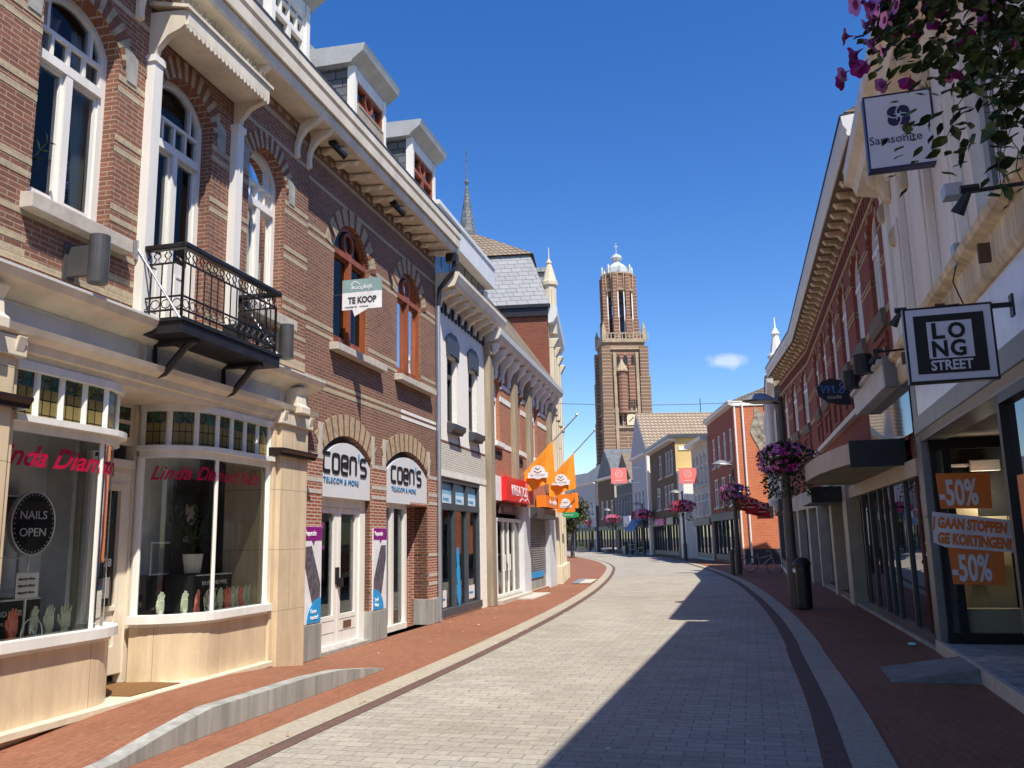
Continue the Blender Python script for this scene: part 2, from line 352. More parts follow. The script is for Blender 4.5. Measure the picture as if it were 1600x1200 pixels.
# raised pavement in front of the beauty shop with its concrete edge
FA = FR((-3.0566, 13.6458), 13.7, 'L')
edge = [(-3.42, 6.0, .0), (-3.12, 7.1, .06), (-2.98, 7.75, .15), (-2.84, 8.4, .22), (-2.62, 9.2, .215), (-2.36, 10.2, .21), (-2.16, 11.0, .17), (-2.0, 11.6, .1), (-1.83, 12.25, .012)]
back = [(-8.3, .012), (-7.3, .03), (-6.5, .04), (-5.9, .07), (-5.2, .135), (-4.2, .17), (-2.8, .17), (-1.7, .11), (-.9, .02)]
mb = MB(); kb = MB(); G = []
for (x, y, h), (u, hb) in zip(edge, back):
    q = FA.P(u, .12); row = []
    for j in range(7):
        t = j/6; row.append((x+(q.x-x)*t, y+(q.y-y)*t, max(.003, h+(hb-h)*t)))
    G.append(row)
for i in range(len(G)-1):
    for j in range(6): mb.face([G[i][j], G[i+1][j], G[i+1][j+1], G[i][j+1]])
struct(mb.build('pavement', M_PAVE))
for i in range(len(edge)-1):
    a = Vector(edge[i]); b = Vector(edge[i+1]); t = (b-a); t.z = 0; t.normalize(); nn = Vector((-t.y, t.x, 0))
    p = []
    for q in (a, b):
        p += [(q.x, q.y, -.01), (q.x, q.y, q.z+.012), ((q+nn*.17).x, (q+nn*.17).y, q.z+.012), ((q+nn*.17).x, (q+nn*.17).y, -.01)]
    kb.add(p, [(0, 1, 5, 4), (1, 2, 6, 5), (2, 3, 7, 6)])
kb.add([(edge[0][0], edge[0][1], 0)], [], 0)
struct(kb.build('kerb', M_CONC))
# small stones, leaves and litter lying about
lm = [mat('dry_leaf', (.4, .2, .06), .8), mat('paper_scrap', (.75, .73, .68), .8)]
M_VT = mat('tan_arch_brick', (.43, .34, .22), .85, var=.2, scale=12, bump=.2); M_VR = mat('red_arch_brick', (.22, .09, .055), .85, var=.25, scale=12, bump=.2)
# ================================================================ left: beauty shop with balcony
def room(fr, u0, u1, z0, z1, o0=-.3, o1=-4, parent=None, m=None, floors=()):
    mb = MB(fr)
    mb.face([(u0, o1, z0), (u1, o1, z0), (u1, o1, z1), (u0, o1, z1)])
    for u in (u0, u1): mb.face([(u, o0, z0), (u, o1, z0), (u, o1, z1), (u, o0, z1)])
    for z in (z0, z1)+tuple(floors): mb.face([(u0, o0, z), (u1, o0, z), (u1, o1, z), (u0, o1, z)])
    return mb.build('interior', m or M_ROOM, parent)
def body(fr, u0, u1, z0, z1, o0, o1, parent, m, name='side_wall'):
    mb = MB(fr)
    mb.face([(u0, o1, z0), (u1, o1, z0), (u1, o1, z1), (u0, o1, z1)])
    for u in (u0, u1): mb.face([(u, o0, z0), (u, o1, z0), (u, o1, z1), (u, o0, z1)])
    mb.face([(u0, o0, z1), (u1, o0, z1), (u1, o1, z1), (u0, o1, z1)])
    return mb.build(name, m, parent)
def casement(fr, parent, u0, u1, z0, zs, za, o, m, pane=M_PANE, t=.09, d=.08, trans=None, mull=True, bars=0, low=None, fan=False, name='window'):
    """arched timber window: frame ring, transom, mullion, small top lights"""
    mb = MB(fr); out = arch(u0, u1, z0, zs, za); inn = arch(u0+t, u1-t, z0+t, zs, za-t)
    mb.ring(out, inn, o-d, o)
    uc = (u0+u1)/2
    if trans:
        mb.box(u0+t, u1-t, o-d, o+.03, trans, trans+.1)
        if mull: mb.box(uc-.045, uc+.045, o-d, o+.025, z0+t, trans)
        for a, b in ((u0+t, uc-.045), (uc+.045, u1-t)) if mull else ():
            mb.ring(rect(a, b, z0+t, trans), rect(a+.035, b-.035, z0+t+.06, trans-.04), o-d-.005, o-.02)
        if low:
            mb.box(u0+t, u1-t, o-d, o-.005, low, low+.045)
            for k in range(bars):
                uu = u0+t+(u1-u0-2*t)*(k+1)/(bars+1); mb.box(uu-.018, uu+.018, o-d, o-.006, trans+.1, low)
            for f_ in (.22, .78):
                uu = u0+(u1-u0)*f_; mb.box(uu-.018, uu+.018, o-d, o-.007, low+.045, archz(u0, u1, zs, za, uu)-t+.02)
        if fan:
            zc = (trans+.1+za-t)/2; rr = (za-t-trans-.1)/2
            mb.ring([(uc+rr*math.cos(a)*.98, zc+rr*math.sin(a)*.98) for a in [2*math.pi*k/24 for k in range(24)]], [(uc+(rr-.06)*math.cos(a), zc+(rr-.06)*math.sin(a)) for a in [2*math.pi*k/24 for k in range(24)]], o-d, o-.01)
    w_ = mb.build(name, m, parent)
    p = MB(fr); p.face([(u, o-d*.6, z) for u, z in inn]); p.build('pane', pane, w_)
    return w_
def sill(fr, parent, u0, u1, z0, z1, o=.14, m=None):
    mb = MB(fr); mb.prof([(-.1, z0), (o, z0), (o, z1-.02), (-.1, z1)], u0, u1); return mb.build('window_sill', m or M_SILL, parent, bevel=.006)
def bands(mb, fr, zs_, ints, m=1, o=.06, h=.066):
    for z in zs_:
        for a, b in ints: mb.box(a, b, o-.02, o+.005, z, z+h, m)
LB = thing('brick_shop_house', 'brown brick shop house with iron balcony above two curved cream shop windows', 'building', FA)
W1 = (-6.22, -5.14); W2 = (-4.45, -3.36); W3 = (-2.47, -1.46)
holes = [arch(W1[0], W1[1], 4.98, 6.98, 7.34), arch(W2[0], W2[1], 4.2, 6.98, 7.34), arch(W3[0], W3[1], 4.98, 6.98, 7.34)]
mb = MB(FA); mb.wall(rect(-7.25, -.72, 3.6, 8.75), holes, .06, .3, 0)
gaps = [(-7.25, W1[0]), (W1[1], W2[0]), (W2[1], W3[0]), (W3[1], -.72)]
bands(mb, FA, (4.36, 4.49, 5.12, 5.25, 5.9, 6.03, 6.6, 6.73), gaps)
bands(mb, FA, (4.29, 4.75), [(-7.25, -4.62), (-2.68, -.72)])
bands(mb, FA, (7.56, 7.95), [(-7.25, -4.6), (-2.85, -.72)])
for a, b in (W1, W2, W3):
    vouss(mb, a-.02, b+.02, 6.98, 7.34, .24, 25, .04, .072, (4, 3), .12)
    for u0, u1 in ((a-.28, a-.04), (b+.04, b+.28)): mb.prism([(u0+.08, 6.78), (u1, 6.78), (u1+(.0 if u0 > a else .02), 7.1), (u0, 7.22)], .04, .075, 2)
for k in range(26):
    u = -7.1+k*.255
    mb.box(u, u+.1, .05, .066, 8.1, 8.17, 1)
mb.prof([(.0, 3.6), (.06, 3.6), (.06, 8.75), (0, 8.75)], -.725, -.715)
mb.build('wall', [M_BRICK, M_TAN, M_STONE, M_VT, M_VR], LB)
body(FA, -7.25, -.66, 0, 8.7, .0, -9, LB, M_BRICK2)
room(FA, -7.2, -.7, 4.15, 8.0, -.24, -3.5, LB)
for a, b in (W1, W3):
    casement(FA, LB, a, b, 5.0, 6.98, 7.34, -.1, M_WHITE, trans=6.48, low=6.82, bars=3)
    sill(FA, LB, a-.1, b+.22, 4.8, 4.97, .2)
casement(FA, LB, W2[0], W2[1], 4.2, 6.98, 7.34, -.1, M_WHITE, trans=6.4, low=6.78, bars=3, name='balcony_door')
mb = MB(FA)
for a, b in ((W2[0]+.13, -3.98), (-3.83, W2[1]-.13)):
    mb.box(a, b, -.17, -.125, 4.28, 5.1); mb.ring(rect(a+.08, b-.08, 4.4, 4.95), rect(a+.11, b-.11, 4.43, 4.92), -.13, -.115)
mb.build('door_panel', M_WHITE, LB)
# curtains behind the upper panes
cm = mat('grey_curtain', (.34, .28, .25), .9, streak=1); cm2 = mat('pale_curtain', (.5, .55, .5), .9, streak=1)
def curtain(u0, u1, z0, z1, pinch, m, o=-.32):
    mb = MB(FA); n = 22; top = []; bot = []
    for i in range(n+1):
        t = i/n; top.append((u0+(u1-u0)*t, o-.03*math.sin(t*30), z1)); k = abs(u0+(u1-u0)*t-pinch)
        bot.append((pinch+(u0+(u1-u0)*t-pinch)*.35, o-.05-.03*math.sin(t*30), z0))
    for i in range(n): mb.face([top[i], top[i+1], bot[i+1], bot[i]])
    mb.build('curtain', m, LB, smooth=True)
curtain(W1[0]+.02, -5.62, 5.75, 7.2, W1[0], cm); curtain(W1[1]-.3, W1[1], 5.05, 7.2, W1[1]+.05, cm2); curtain(W3[1]-.28, W3[1], 5.05, 7.2, W3[1]+.05, cm2); curtain(W3[0], W3[0]+.3, 5.05, 7.2, W3[0]-.05, cm)
# eave with gutter, soffit and brackets (runs over both brick houses)
def eave(fr, u0, u1, parent, z=8.22, o=.52):
    mb = MB(fr); mb.prof([(.0, z), (o-.03, z-.03), (o, z+.02), (o+.03, z+.3), (o+.09, z+.36), (o+.09, z+.5), (.0, z+.5)], u0, u1); mb.prof([(o+.03, z+.14), (o+.062, z+.14), (o+.07, z+.3), (o+.03, z+.29)], u0, u1, 0)
    mb.prof([(o+.05, z+.5), (o+.1, z+.5), (o+.1, z+.53), (o+.05, z+.53)], u0, u1, 1)
    return mb.build('eave', [M_CREAM, M_DKGREY], parent)
eave(FA, -7.25, -.55, LB)
def bracket(fr, u, parent, z=8.2, big=True, o=.0, w_=.09):
    mb = MB(fr)
    if big:
        P = [(o, z-.62), (o+.07, z-.6), (o+.06, z-.46), (o+.09, z-.32), (o+.2, z-.18), (o+.38, z-.09), (o+.44, z-.02), (o+.44, z), (o+.2, z), (o+.08, z-.1), (o+.03, z-.3), (o, z-.4)]
        Q = [(o, z-.6)]
    else: P = [(o, z-.09), (o+.1, z-.09), (o+.16, z-.05), (o+.26, z-.05), (o+.29, z-.09), (o+.36, z-.09), (o+.39, z-.05), (o+.44, z-.03), (o, z-.0)]
    mb.prof(P, u, u+w_)
    mb.build('eave_bracket', M_CREAM, parent, bevel=.012)
for u in (-7.1, -6.6, -4.95, -2.78, -1.22, -.82): bracket(FA, u, LB, o=.06)
# mansard roof and white dormer of the first house
def mansard(fr, u0, u1, parent, z0=8.72, z1=10.75, o0=.12, o1=-1.0):
    mb = MB(fr); mb.prof([(o0, z0), (o1, z1), (-8, z1+.4), (-8.6, z0)], u0, u1, 0); r = mb.build('roof', M_SLATE, parent)
    mb = MB(fr); mb.prof([(o1+.12, z1-.05), (o1+.2, z1+.14), (o1-.2, z1+.16), (o1-.1, z1-.05)], u0, u1); mb.build('roof_cornice', M_GREYW, r)
mansard(FA, -7.25, -.62, LB)
def dormer(fr, u0, u1, parent, m, red=False, blind=False, z0=8.8, z1=10.42):
    o = -.02; mb = MB(fr)
    mb.prof([(o-.08, z0), (o-.08, z1), (-1.6, z1), (-.9, z0)], u0+.02, u1-.02); d = mb.build('dormer', M_SLATE, parent)
    mb = MB(fr)
    mb.prof([(-1.8, z1+.0), (o+.02, z1), (o+.06, z1+.06), (o+.26, z1+.2), (o+.28, z1+.28), (o+.3, z1+.34), (-1.8, z1+.4)], u0-.14, u1+.14); mb.build('dormer_roof', mat('grey_roof_trim', (.4, .41, .4), .5, var=.12), d)
    mb = MB(fr)
    for a, b in ((u0-.01, u0+.1), (u1-.1, u1+.01)): mb.box(a, b, o-.1, o+.05, z0, z1)
    for a, s in ((u0-.01, -1), (u1+.01, 1)): mb.prism([(a, z0+.02), (a+s*.1, z0+.1), (a+s*.05, z0+.5), (a+s*.11, z0+.72), (a, z0+.8)], o-.06, o+.03)
    mb.box(u0+.13, u1-.13, o-.09, o+.03, z1-.22, z1); mb.box(u0+.1, u1-.1, o-.1, o+.09, z0, z0+.07); mb.build('dormer_frame', M_WHITE, d)
    mb = MB(fr); a, b = u0+.1, u1-.1; zt = z1-.22; zm = z0+.93
    mb.ring(rect(a, b, z0+.07, zt), rect(a+.07, b-.07, z0+.14, zt-.07), o-.08, o+.01); uc = (a+b)/2
    mb.box(uc-.05, uc+.05, o-.08, o+.012, z0+.14, zm); mb.box(a+.07, b-.07, o-.08, o+.014, zm, zm+.09)
    if red: mb.ring([(uc+.2*math.cos(t), zm+.28+.2*math.sin(t)) for t in [2*math.pi*k/20 for k in range(20)]], [(uc+.14*math.cos(t), zm+.28+.14*math.sin(t)) for t in [2*math.pi*k/20 for k in range(20)]], o-.08, o+.005)
    else:
        for k in (.25, .5, .75): mb.box(a+(b-a)*k-.018, a+(b-a)*k+.018, o-.08, o+.005, zm+.09, zt-.07)
        mb.box(a+.07, b-.07, o-.08, o+.004, zm+.3, zm+.335)
    wn = mb.build('window', m, d)
    p = MB(fr); p.box(a+.05, b-.05, o-.075, o-.06, z0+.12, zt-.05); p.build('pane', M_DGLASS, wn)
    if blind:
        p = MB(fr); p.ring(rect(a+.04, b-.04, z0+.02, zm), rect(a+.07, b-.07, z0+.05, zm-.03), o+.0, o+.06); p.box(a+.07, b-.07, o, o+.045, z0+.05, zm-.03); p.build('window_blind', mat('beige_screen', (.36, .31, .24), .8), wn)
dormer(FA, -1.95, -.75, LB, M_WHITE)
dormer(FA, -5.3, -4.0, LB, M_WHITE)
# canopy over the balcony door
mb = MB(FA); o1 = .52
mb.prof([(.06, 7.95), (o1+.06, 7.82), (o1+.06, 7.78), (.06, 7.9)], -4.72, -2.78)
mb.prof([(o1, 7.79), (o1+.035, 7.79), (o1+.035, 7.6), (o1, 7.6)], -4.66, -2.84)
n = 22; W_ = 1.82/n
for i in range(n):
    u = -4.66+i*W_; L = [(u, 7.6), (u+W_, 7.6)]+[(u+W_/2+W_/2*math.cos(R(-180*k/6)), 7.58-.06*abs(math.sin(R(180*k/6)))) for k in range(7)]
    mb.prism([(u+W_*.5+W_*.47*math.cos(R(180+180*k/6)), 7.602+.075*math.sin(R(180+180*k/6))) for k in range(7)], o1+.002, o1+.034)
for a in (-4.68, -2.9):
    mb.prof([(.06, 7.25), (.14, 7.22), (.17, 7.36), (.3, 7.5), (o1-.06, 7.56), (o1, 7.6), (o1, 7.78), (.06, 7.1+.72)], a, a+.08)
mb.box(-4.6, -2.9, .07, o1-.02, 7.6, 7.63)
cn = mb.build('canopy', M_CREAM, LB)
mb = MB(FA)
for a in (-4.7, -2.95): mb.box(a, a+.15, .06, .17, 4.1, 7.25); mb.box(a-.02, a+.17, .06, .19, 7.18, 7.26)
mb.build('canopy_post', M_WHITE, cn)
mb = MB(FA)
for i in range(130):
    u = -4.7+1.9*i/130; mb.tube([(u, .5, 7.82), (u+random.uniform(-.03, .03), .5+random.uniform(-.05, .08), 7.95)], .003, 3)
tag(mb.build('bird_spikes', M_DKGREY, cn), kind='stuff')
# balcony
bz = 3.96; bo = .68; bu0, bu1 = -4.68, -2.6
mb = MB(FA); mb.box(bu0, bu1, .06, bo, bz, bz+.17); mb.box(bu0-.02, bu1+.02, .06, bo+.02, bz+.13, bz+.17)
bal = mb.build('balcony', M_BLACK, LB)
mb = MB(FA)
for a in (-4.35, -2.98):
    mb = MB(FA); mb.tube([(a, .1, bz-.02), (a, .12, bz-.3), (a, .16, bz-.42)], .035, 6); mb.tube([(a, .12, bz-.4), (a, .25, bz-.36), (a, .36, bz-.24), (a, .5, bz-.08), (a, .62, bz)], [.03, .04, .045, .04, .05], 6); mb.box(a-.05, a+.05, .06, .64, bz-.05, bz)
    mb.build('balcony_bracket', M_BLACK, bal, bevel=.006)
mb = MB(FA); zr = bz+.95; fp = [(bu0+.04, .1), (bu0+.04, bo-.05), (bu1-.04, bo-.05), (bu1-.04, .1)]
for z, r in ((bz+.27, .013), (bz+.42, .013), (bz+.8, .013)):
    mb.tube([(u, o, z) for u, o in fp], r, 5)
for (a, b) in zip(fp[:-1], fp[1:]):
    L = math.hypot(b[0]-a[0], b[1]-a[1]); n = max(2, round(L/.135))
    for i in range(n+1):
        t = i/n; u = a[0]+(b[0]-a[0])*t; o = a[1]+(b[1]-a[1])*t
        mb.tube([(u, o, bz+.16), (u, o, bz+.8)], .009 if 0 < i < n else .018, 5)
        if i < n:
            tt = (i+.5)/n; u2 = a[0]+(b[0]-a[0])*tt; o2 = a[1]+(b[1]-a[1])*tt; du = (b[0]-a[0])/L; do = (b[1]-a[1])/L
            for s in (-1, 1):
                mb.tube([(u2+du*s*.035, o2+do*s*.035, bz+.81), (u2+du*s*.01, o2+do*s*.01, bz+.85), (u2+du*s*.045, o2+do*s*.045, bz+.89), (u2+du*s*.015, o2+do*s*.015, bz+.93)], .009, 4)
            for zz in (.46, .24): mb.tube([(u2+du*.055*math.cos(q), o2+do*.055*math.cos(q), bz+zz-.12+.05*math.sin(q)) for q in [2*math.pi*k/8 for k in range(9)]], .007, 4)
mb.build('railing', M_BLACK, bal)
mb = MB(FA); hp = [(bu0+.0, .06), (bu0+.0, bo-.02), (bu1, bo-.02), (bu1, .06)]
mb.box(bu0-.01, bu0+.08, .06, bo, zr, zr+.06); mb.box(bu1-.08, bu1+.01, .06, bo, zr, zr+.06); mb.box(bu0-.01, bu1+.01, bo-.09, bo+.01, zr+.003, zr+.064)
mb.build('handrail', M_BLACK, bal, bevel=.012)
for uu in (bu0-.02, bu1+.02): mb = MB(FA); mb.tube([(uu, .07, zr+.05), (uu, bo-.02, bz+.15)], .014, 6); mb.box(uu-.03, uu+.03, .06, .1, zr-.1, zr+.12); mb.build('tie_rod', M_ZINC, bal)
mb = MB(FA); mb.box(-3.1, -2.75, .15, .5, bz+.45, bz+.5); mb.box(-3.1, -3.06, .15, .5, bz+.17, bz+.45); mb.build('balcony_stool', M_BLACK, bal)
# shop front: pilasters, entablature, curved bays
for a, b in ((-7.25, -6.25), (-1.72, -.72)):
    mb = MB(FA); mb.box(a, b, -.6, .14, .0, 3.42); mb.box(a+.1, b-.1, .1, .2, .0, 3.42); mb.build('pilaster', M_TRAV, LB, bevel=.012)
    mb = MB(FA); mb.prof([(.08, 2.92), (.26, 2.93), (.27, 2.97), (.3, 3.0), (.3, 3.03), (.08, 3.04)], a-.03, b+.03); mb.build('pilaster_moulding', mat('black_marble', (.03, .02, .02), .25), LB)
    mb = MB(FA)
    mb.box(a+.02, b-.02, .06, .24, 3.38, 3.56); mb.prof([(.1, 3.56), (.36, 3.56), (.36, 3.66), (.3, 3.7), (.28, 3.84), (.34, 3.94), (.1, 3.94)], (a+b)/2-.14, (a+b)/2+.14)
    for u_ in (a+.06, b-.16): mb.prof([(.1, 3.42), (.24, 3.42), (.28, 3.56), (.1, 3.56)], u_, u_+.1)
    mb.build('pilaster_capital', M_CREAM, LB, bevel=.01)
mb = MB(FA)
mb.prof([(-.75, 3.4), (.1, 3.4), (.12, 3.46), (.16, 3.47), (.18, 3.55), (.27, 3.6), (.29, 3.66), (.1, 3.69), (.1, 3.9), (.16, 3.93), (.2, 3.97), (.3, 4.0), (.36, 4.03), (.4, 4.1), (.06, 4.15), (-.75, 4.15)], -7.28, -.66)
en = mb.build('entablature', M_CREAM, LB)
mb = MB(FA)
for a, b in ((-6.5, -4.62), (-4.5, -3.08), (-2.96, -1.5)): mb.ring(rect(a, b, 3.7, 3.9), rect(a+.04, b-.04, 3.73, 3.875), .09, .115); mb.box(a+.04, b-.04, .09, .104, 3.73, 3.875)
mb.build('frieze_panel', M_GREYW, en)
mb = MB(FA); mb.box(-7.25, -.7, .05, .405, 4.1, 4.125); mb.build('cornice_flashing', M_GREYW, en)
def arcp(cu, co, r, a0, a1, n=9): return [(cu+r*math.sin(R(a0+(a1-a0)*i/n)), co+r*math.cos(R(a0+(a1-a0)*i/n))) for i in range(n+1)]
rb = [(-1.72, .05), (-2.95, .05)]+arcp(-2.95, -.57, .62, 0, -90)[1:]
lb = [(-6.25, .05), (-5.05, .05)]+arcp(-5.05, -.57, .62, 0, 90)[1:]
def offp(path, d, s):
    n = len(path); out = []
    for i in range(n):
        a = path[max(0, i-1)]; b = path[min(n-1, i+1)]; v = Vector((b[0]-a[0], b[1]-a[1])).normalized(); out.append((path[i][0]-s*v.y*d, path[i][1]+s*v.x*d))
    return out
for path, s in ((rb[::-1], 1), (lb, 1)):
    def band(z0, z1, d0, d1, m, name, par, mt):
        a = offp(path, d0, s); b = offp(path, d1, s); mb = MB(FA)
        for i in range(len(path)-1): mb.plan([a[i], a[i+1], b[i+1], b[i]], z0, z1)
        return mb.build(name, mt, par)
    bay = band(.16, .8, -.1, .06, 0, 'shop_window', LB, M_TRAV)
    band(.8, .84, -.06, .08, 0, 'window_sill', bay, M_WHITE); band(.84, .93, -.06, .14, 0, 'window_sill', bay, M_WHITE)
    band(2.76, 2.84, -.05, .05, 0, 'transom', bay, M_WHITE); band(2.84, 2.9, -.06, .12, 0, 'transom', bay, M_WHITE); band(3.32, 3.4, -.1, .07, 0, 'top_rail', bay, M_WHITE)
    mb = MB(FA)
    for i in range(len(path)-1): mb.face([(path[i][0], path[i][1], .9), (path[i+1][0], path[i+1][1], .9), (path[i+1][0], path[i+1][1], 2.78), (path[i][0], path[i][1], 2.78)])
    mb.build('pane', M_GLASS, bay)
    mb = MB(FA)
    for i in range(len(path)-1): mb.face([(path[i][0], path[i][1], 2.88), (path[i+1][0], path[i+1][1], 2.88), (path[i+1][0], path[i+1][1], 3.34), (path[i][0], path[i][1], 3.34)])
    mb.build('leaded_light', M_LEAD, bay)
    # posts: mullions of the leaded lights every ~.3 m and one glazing post
    cum = [0]
    for i in range(len(path)-1): cum.append(cum[-1]+math.dist(path[i], path[i+1]))
    def at(d):
        for i in range(len(path)-1):
            if d <= cum[i+1]+1e-6:
                t = (d-cum[i])/(cum[i+1]-cum[i]); return (path[i][0]+(path[i+1][0]-path[i][0])*t, path[i][1]+(path[i+1][1]-path[i][1])*t)
    mb = MB(FA); n = 7
    for k in range(n+1):
        q = at(cum[-1]*k/n); mb.plan([(q[0]+.03*math.cos(t), q[1]+.04*math.sin(t)) for t in [2*math.pi*j/8 for j in range(8)]], 2.88, 3.34)
    for q, r in ((path[0], .05), (path[-1], .045), (at(1.23 if path is lb else cum[-1]-1.23), .028)):
        mb.plan([(q[0]+r*math.cos(t), q[1]+r*math.sin(t)) for t in [2*math.pi*j/8 for j in range(8)]], .9, 2.78)
    mb.build('mullion', M_WHITE, bay)
# recessed door between the bays
mb = MB(FA); mb.box(-4.6, -3.4, -.72, -.66, 2.9, 3.4); mb.box(-4.47, -4.36, -.74, -.62, .2, 3.4); mb.box(-3.64, -3.53, -.74, -.62, .2, 3.4); mb.box(-4.36, -3.64, -.74, -.6, 2.62, 2.72)
dr = mb.build('shop_door', M_CREAM, LB)
mb = MB(FA); mb.ring(rect(-4.36, -3.64, .3, 2.62), rect(-4.2, -3.8, .62, 2.36), -.72, -.64); mb.box(-4.2, -3.8, -.71, -.66, .62, 1.02); mb.box(-4.2, -3.8, -.71, -.635, 1.0, 1.06)
mb.ring(rect(-4.3, -3.7, 2.42, 2.58), rect(-4.27, -3.73, 2.45, 2.55), -.66, -.63); mb.build('door_leaf', M_CREAM, dr, bevel=.008)
mb = MB(FA); mb.box(-4.2, -3.8, -.7, -.69, .62, 2.36); mb.build('pane', M_DGLASS, dr)
text(dr, FA, '28', -3.98, -.682, 1.5, .13, M_WHITE, name='house_number'); mb = MB(FA); mb.box(-4.02, -3.86, -.69, -.683, 1.15, 1.38); mb.build('notice', M_WHITE, dr)
mb = MB(FA)
for a in (3.0, 3.2): mb.box(-4.3, -4.02, -.66, -.655, a, a+.15); mb.box(-3.98, -3.7, -.66, -.655, a, a+.15)
mb.build('leaded_light', leaded('door_leaded_glass', (.06, .1, .05), (.03, .12, .08), 3.0), dr)
mb = MB(FA); mb.box(-7.25, -1.72, -.7, .22, .12, .19); mb.box(-7.25, -.72, -.3, .14, -.02, .12); mb.build('step', mat('pale_step_stone', (.7, .62, .46), .5, var=.1, scale=5), LB, bevel=.008)
mb = MB(FA); mb.box(-4.43, -3.57, -.66, .1, .19, .2); mb.build('door_mat', mat('brown_coir', (.2, .1, .035), .95, var=.3, scale=30), LB)
# shop interior
rm = room(FA, -7.2, -.76, .2, 3.38, -.7, -3.2, LB, mat('pale_interior', (.8, .8, .77), .7))
mb = MB(FA)
for a, b in ((-6.24, -4.5), (-3.5, -1.74)): mb.plan([(-6.2, -.04), (-5.1, -.04), (-4.75, -.2), (-4.56, -.5), (-4.56, -.7), (-6.2, -.7)] if a < -5 else [(-1.8, -.04), (-2.9, -.04), (-3.25, -.2), (-3.44, -.5), (-3.44, -.7), (-1.8, -.7)], .8, .86); mb.box(a, b, -1.05, -1.0, .2, 3.36)
mb.box(-4.56, -4.5, -2.4, -.66, .2, 3.4); mb.box(-3.5, -3.44, -2.4, -.66, .2, 3.4)
mb.build('window_display_base', mat('pale_interior', (.8, .8, .77), .7), LB)
# ---- house next door (telecom shop)
CB = thing('telecom_shop_house', 'brown brick house with two arched red-brown windows over the phone shop', 'building', FA.sub(0, 0, 0))
V1 = (.36, 1.83); V2 = (3.26, 4.68); D1 = (.02, 2.0); D2 = (2.68, 5.05)
holes = [arch(V1[0], V1[1], 5.0, 6.72, 7.26), arch(V2[0], V2[1], 5.0, 6.72, 7.26), arch(D1[0], D1[1], .0, 3.14, 3.5), arch(D2[0], D2[1], .0, 3.14, 3.5)]
mb = MB(FA); mb.wall(rect(-.715, 5.65, 0, 8.75), holes, 0, .3, 0)
g2 = [(-.7, V1[0]), (V1[1], V2[0]), (V2[1], 5.65)]
bands(mb, FA, (5.02, 5.16, 6.56, 6.7), [(a+(.0), b) for a, b in g2], o=0); bands(mb, FA, (4.14, 4.26), [(-.7, 5.65)], o=0)
bands(mb, FA, (4.14, 4.26), [(3.5, 5.63)], m=2, o=.003)
bands(mb, FA, (7.5, 7.92), [(-.7, 5.65)], o=0)
for a, b in (V1, V2): vouss(mb, a-.02, b+.02, 6.72, 7.26, .3, 27, -.02, .012, (4, 4, 5), .1)
for a, b in (D1, D2):
    vouss(mb, a-.02, b+.02, 3.14, 3.5, .36, 44, -.02, .014, (4, 4, 5, 4), .0)
    for u in (a-.13, b): mb.box(u, u+.13, -.02, .018, 3.1, 3.62, 3)
for k in range(24): mb.box(-.6+k*.26, -.5+k*.26, -.01, .008, 8.06, 8.13, 1)
mb.build('wall', [M_BRICK2, M_TAN, M_WHITE, M_SILL, M_VT, M_VR], CB)
M_PILB = brick('repointed_red_brick', (.36, .09, .045), (.26, .06, .035), (.45, .36, .28), ms=.012, stain=.1, bump=.5)
for a, b in ((-.7, .02), (2.0, 2.68), (5.05, 5.63)):
    mb = MB(FA); mb.box(a, b, -.35, .03, .5, 3.1)
    for z in (2.48, 2.66, 3.03, .98, .8, 1.4): mb.box(a, b+.001, -.3, .037, z, z+.07, 1)
    pl = mb.build('pillar', [M_PILB, M_SILL], CB); mb = MB(FA); mb.box(a-.01, b+.01, -.36, .06, 0, .52); mb.build('pillar_base', M_CONC, pl, bevel=.01)
body(FA, -.66, 5.65, 0, 8.7, -.01, -9, CB, M_BRICK2); room(FA, -.6, 5.6, 4.0, 7.9, -.3, -3.5, CB)
rm2 = room(FA, -.6, 5.6, .02, 3.3, -.5, -4, CB)
for a, b in (V1, V2):
    casement(FA, CB, a, b, 5.04, 6.72, 7.26, -.06, M_REDWOOD, trans=6.62, t=.09, d=.1, fan=True)
    sill(FA, CB, a-.12, b+.55, 4.86, 5.0, .16)
eave(FA, -.55, 5.72, CB)
for k in range(11): bracket(FA, -.2+k*.54, CB, big=False, o=.0, w_=.12)
mansard(FA, -.62, 5.65, CB); dormer(FA, 1.05, 2.55, CB, M_REDWOOD, True, True); dormer(FA, 4.08, 5.6, CB, M_REDWOOD, True)
# sign boards
M_SIGN = mat('white_sign_panel', (.66, .67, .69), .4, var=.03); M_BLUE = mat('blue_lettering', (.03, .2, .42), .4, var=.02); M_INK = mat('black_lettering', (.015, .015, .015), .4)
def cstroke(mb, ch, x, z, s, o0, o1, w_):
    r = .22
    def rc(pts): return [(x+a*s, z+b*s) for a, b in pts]
    box_ = [(.2, 0), (.62, 0), (.78, .05), (.84, .2), (.84, .8), (.78, .95), (.62, 1), (.2, 1), (.05, .95), (0, .8), (0, .2), (.05, .05), (.2, 0)]
    P = {'c': [(.84, 0), (.2, 0), (.05, .05), (0, .2), (0, .8), (.05, .95), (.2, 1), (.84, 1)], 'o': box_,
         'e': [(.84, 0), (.2, 0), (.05, .05), (0, .2), (0, .8), (.05, .95), (.2, 1), (.62, 1), (.78, .95), (.84, .8), (.84, .5), (.06, .5)],
         'n': [(0, 0), (0, .8), (.05, .95), (.2, 1), (.6, 1), (.78, .95), (.84, .8), (.84, 0)],
         's': [(0, 0), (.62, 0), (.78, .05), (.84, .2), (.8, .42), (.66, .5), (.2, .5), (.05, .56), (0, .7), (.05, .93), (.2, 1), (.84, 1)], "'": [(.05, .85), (.05, 1.3)]}[ch]
    stroke(mb, rc(P), w_, o0, o1)
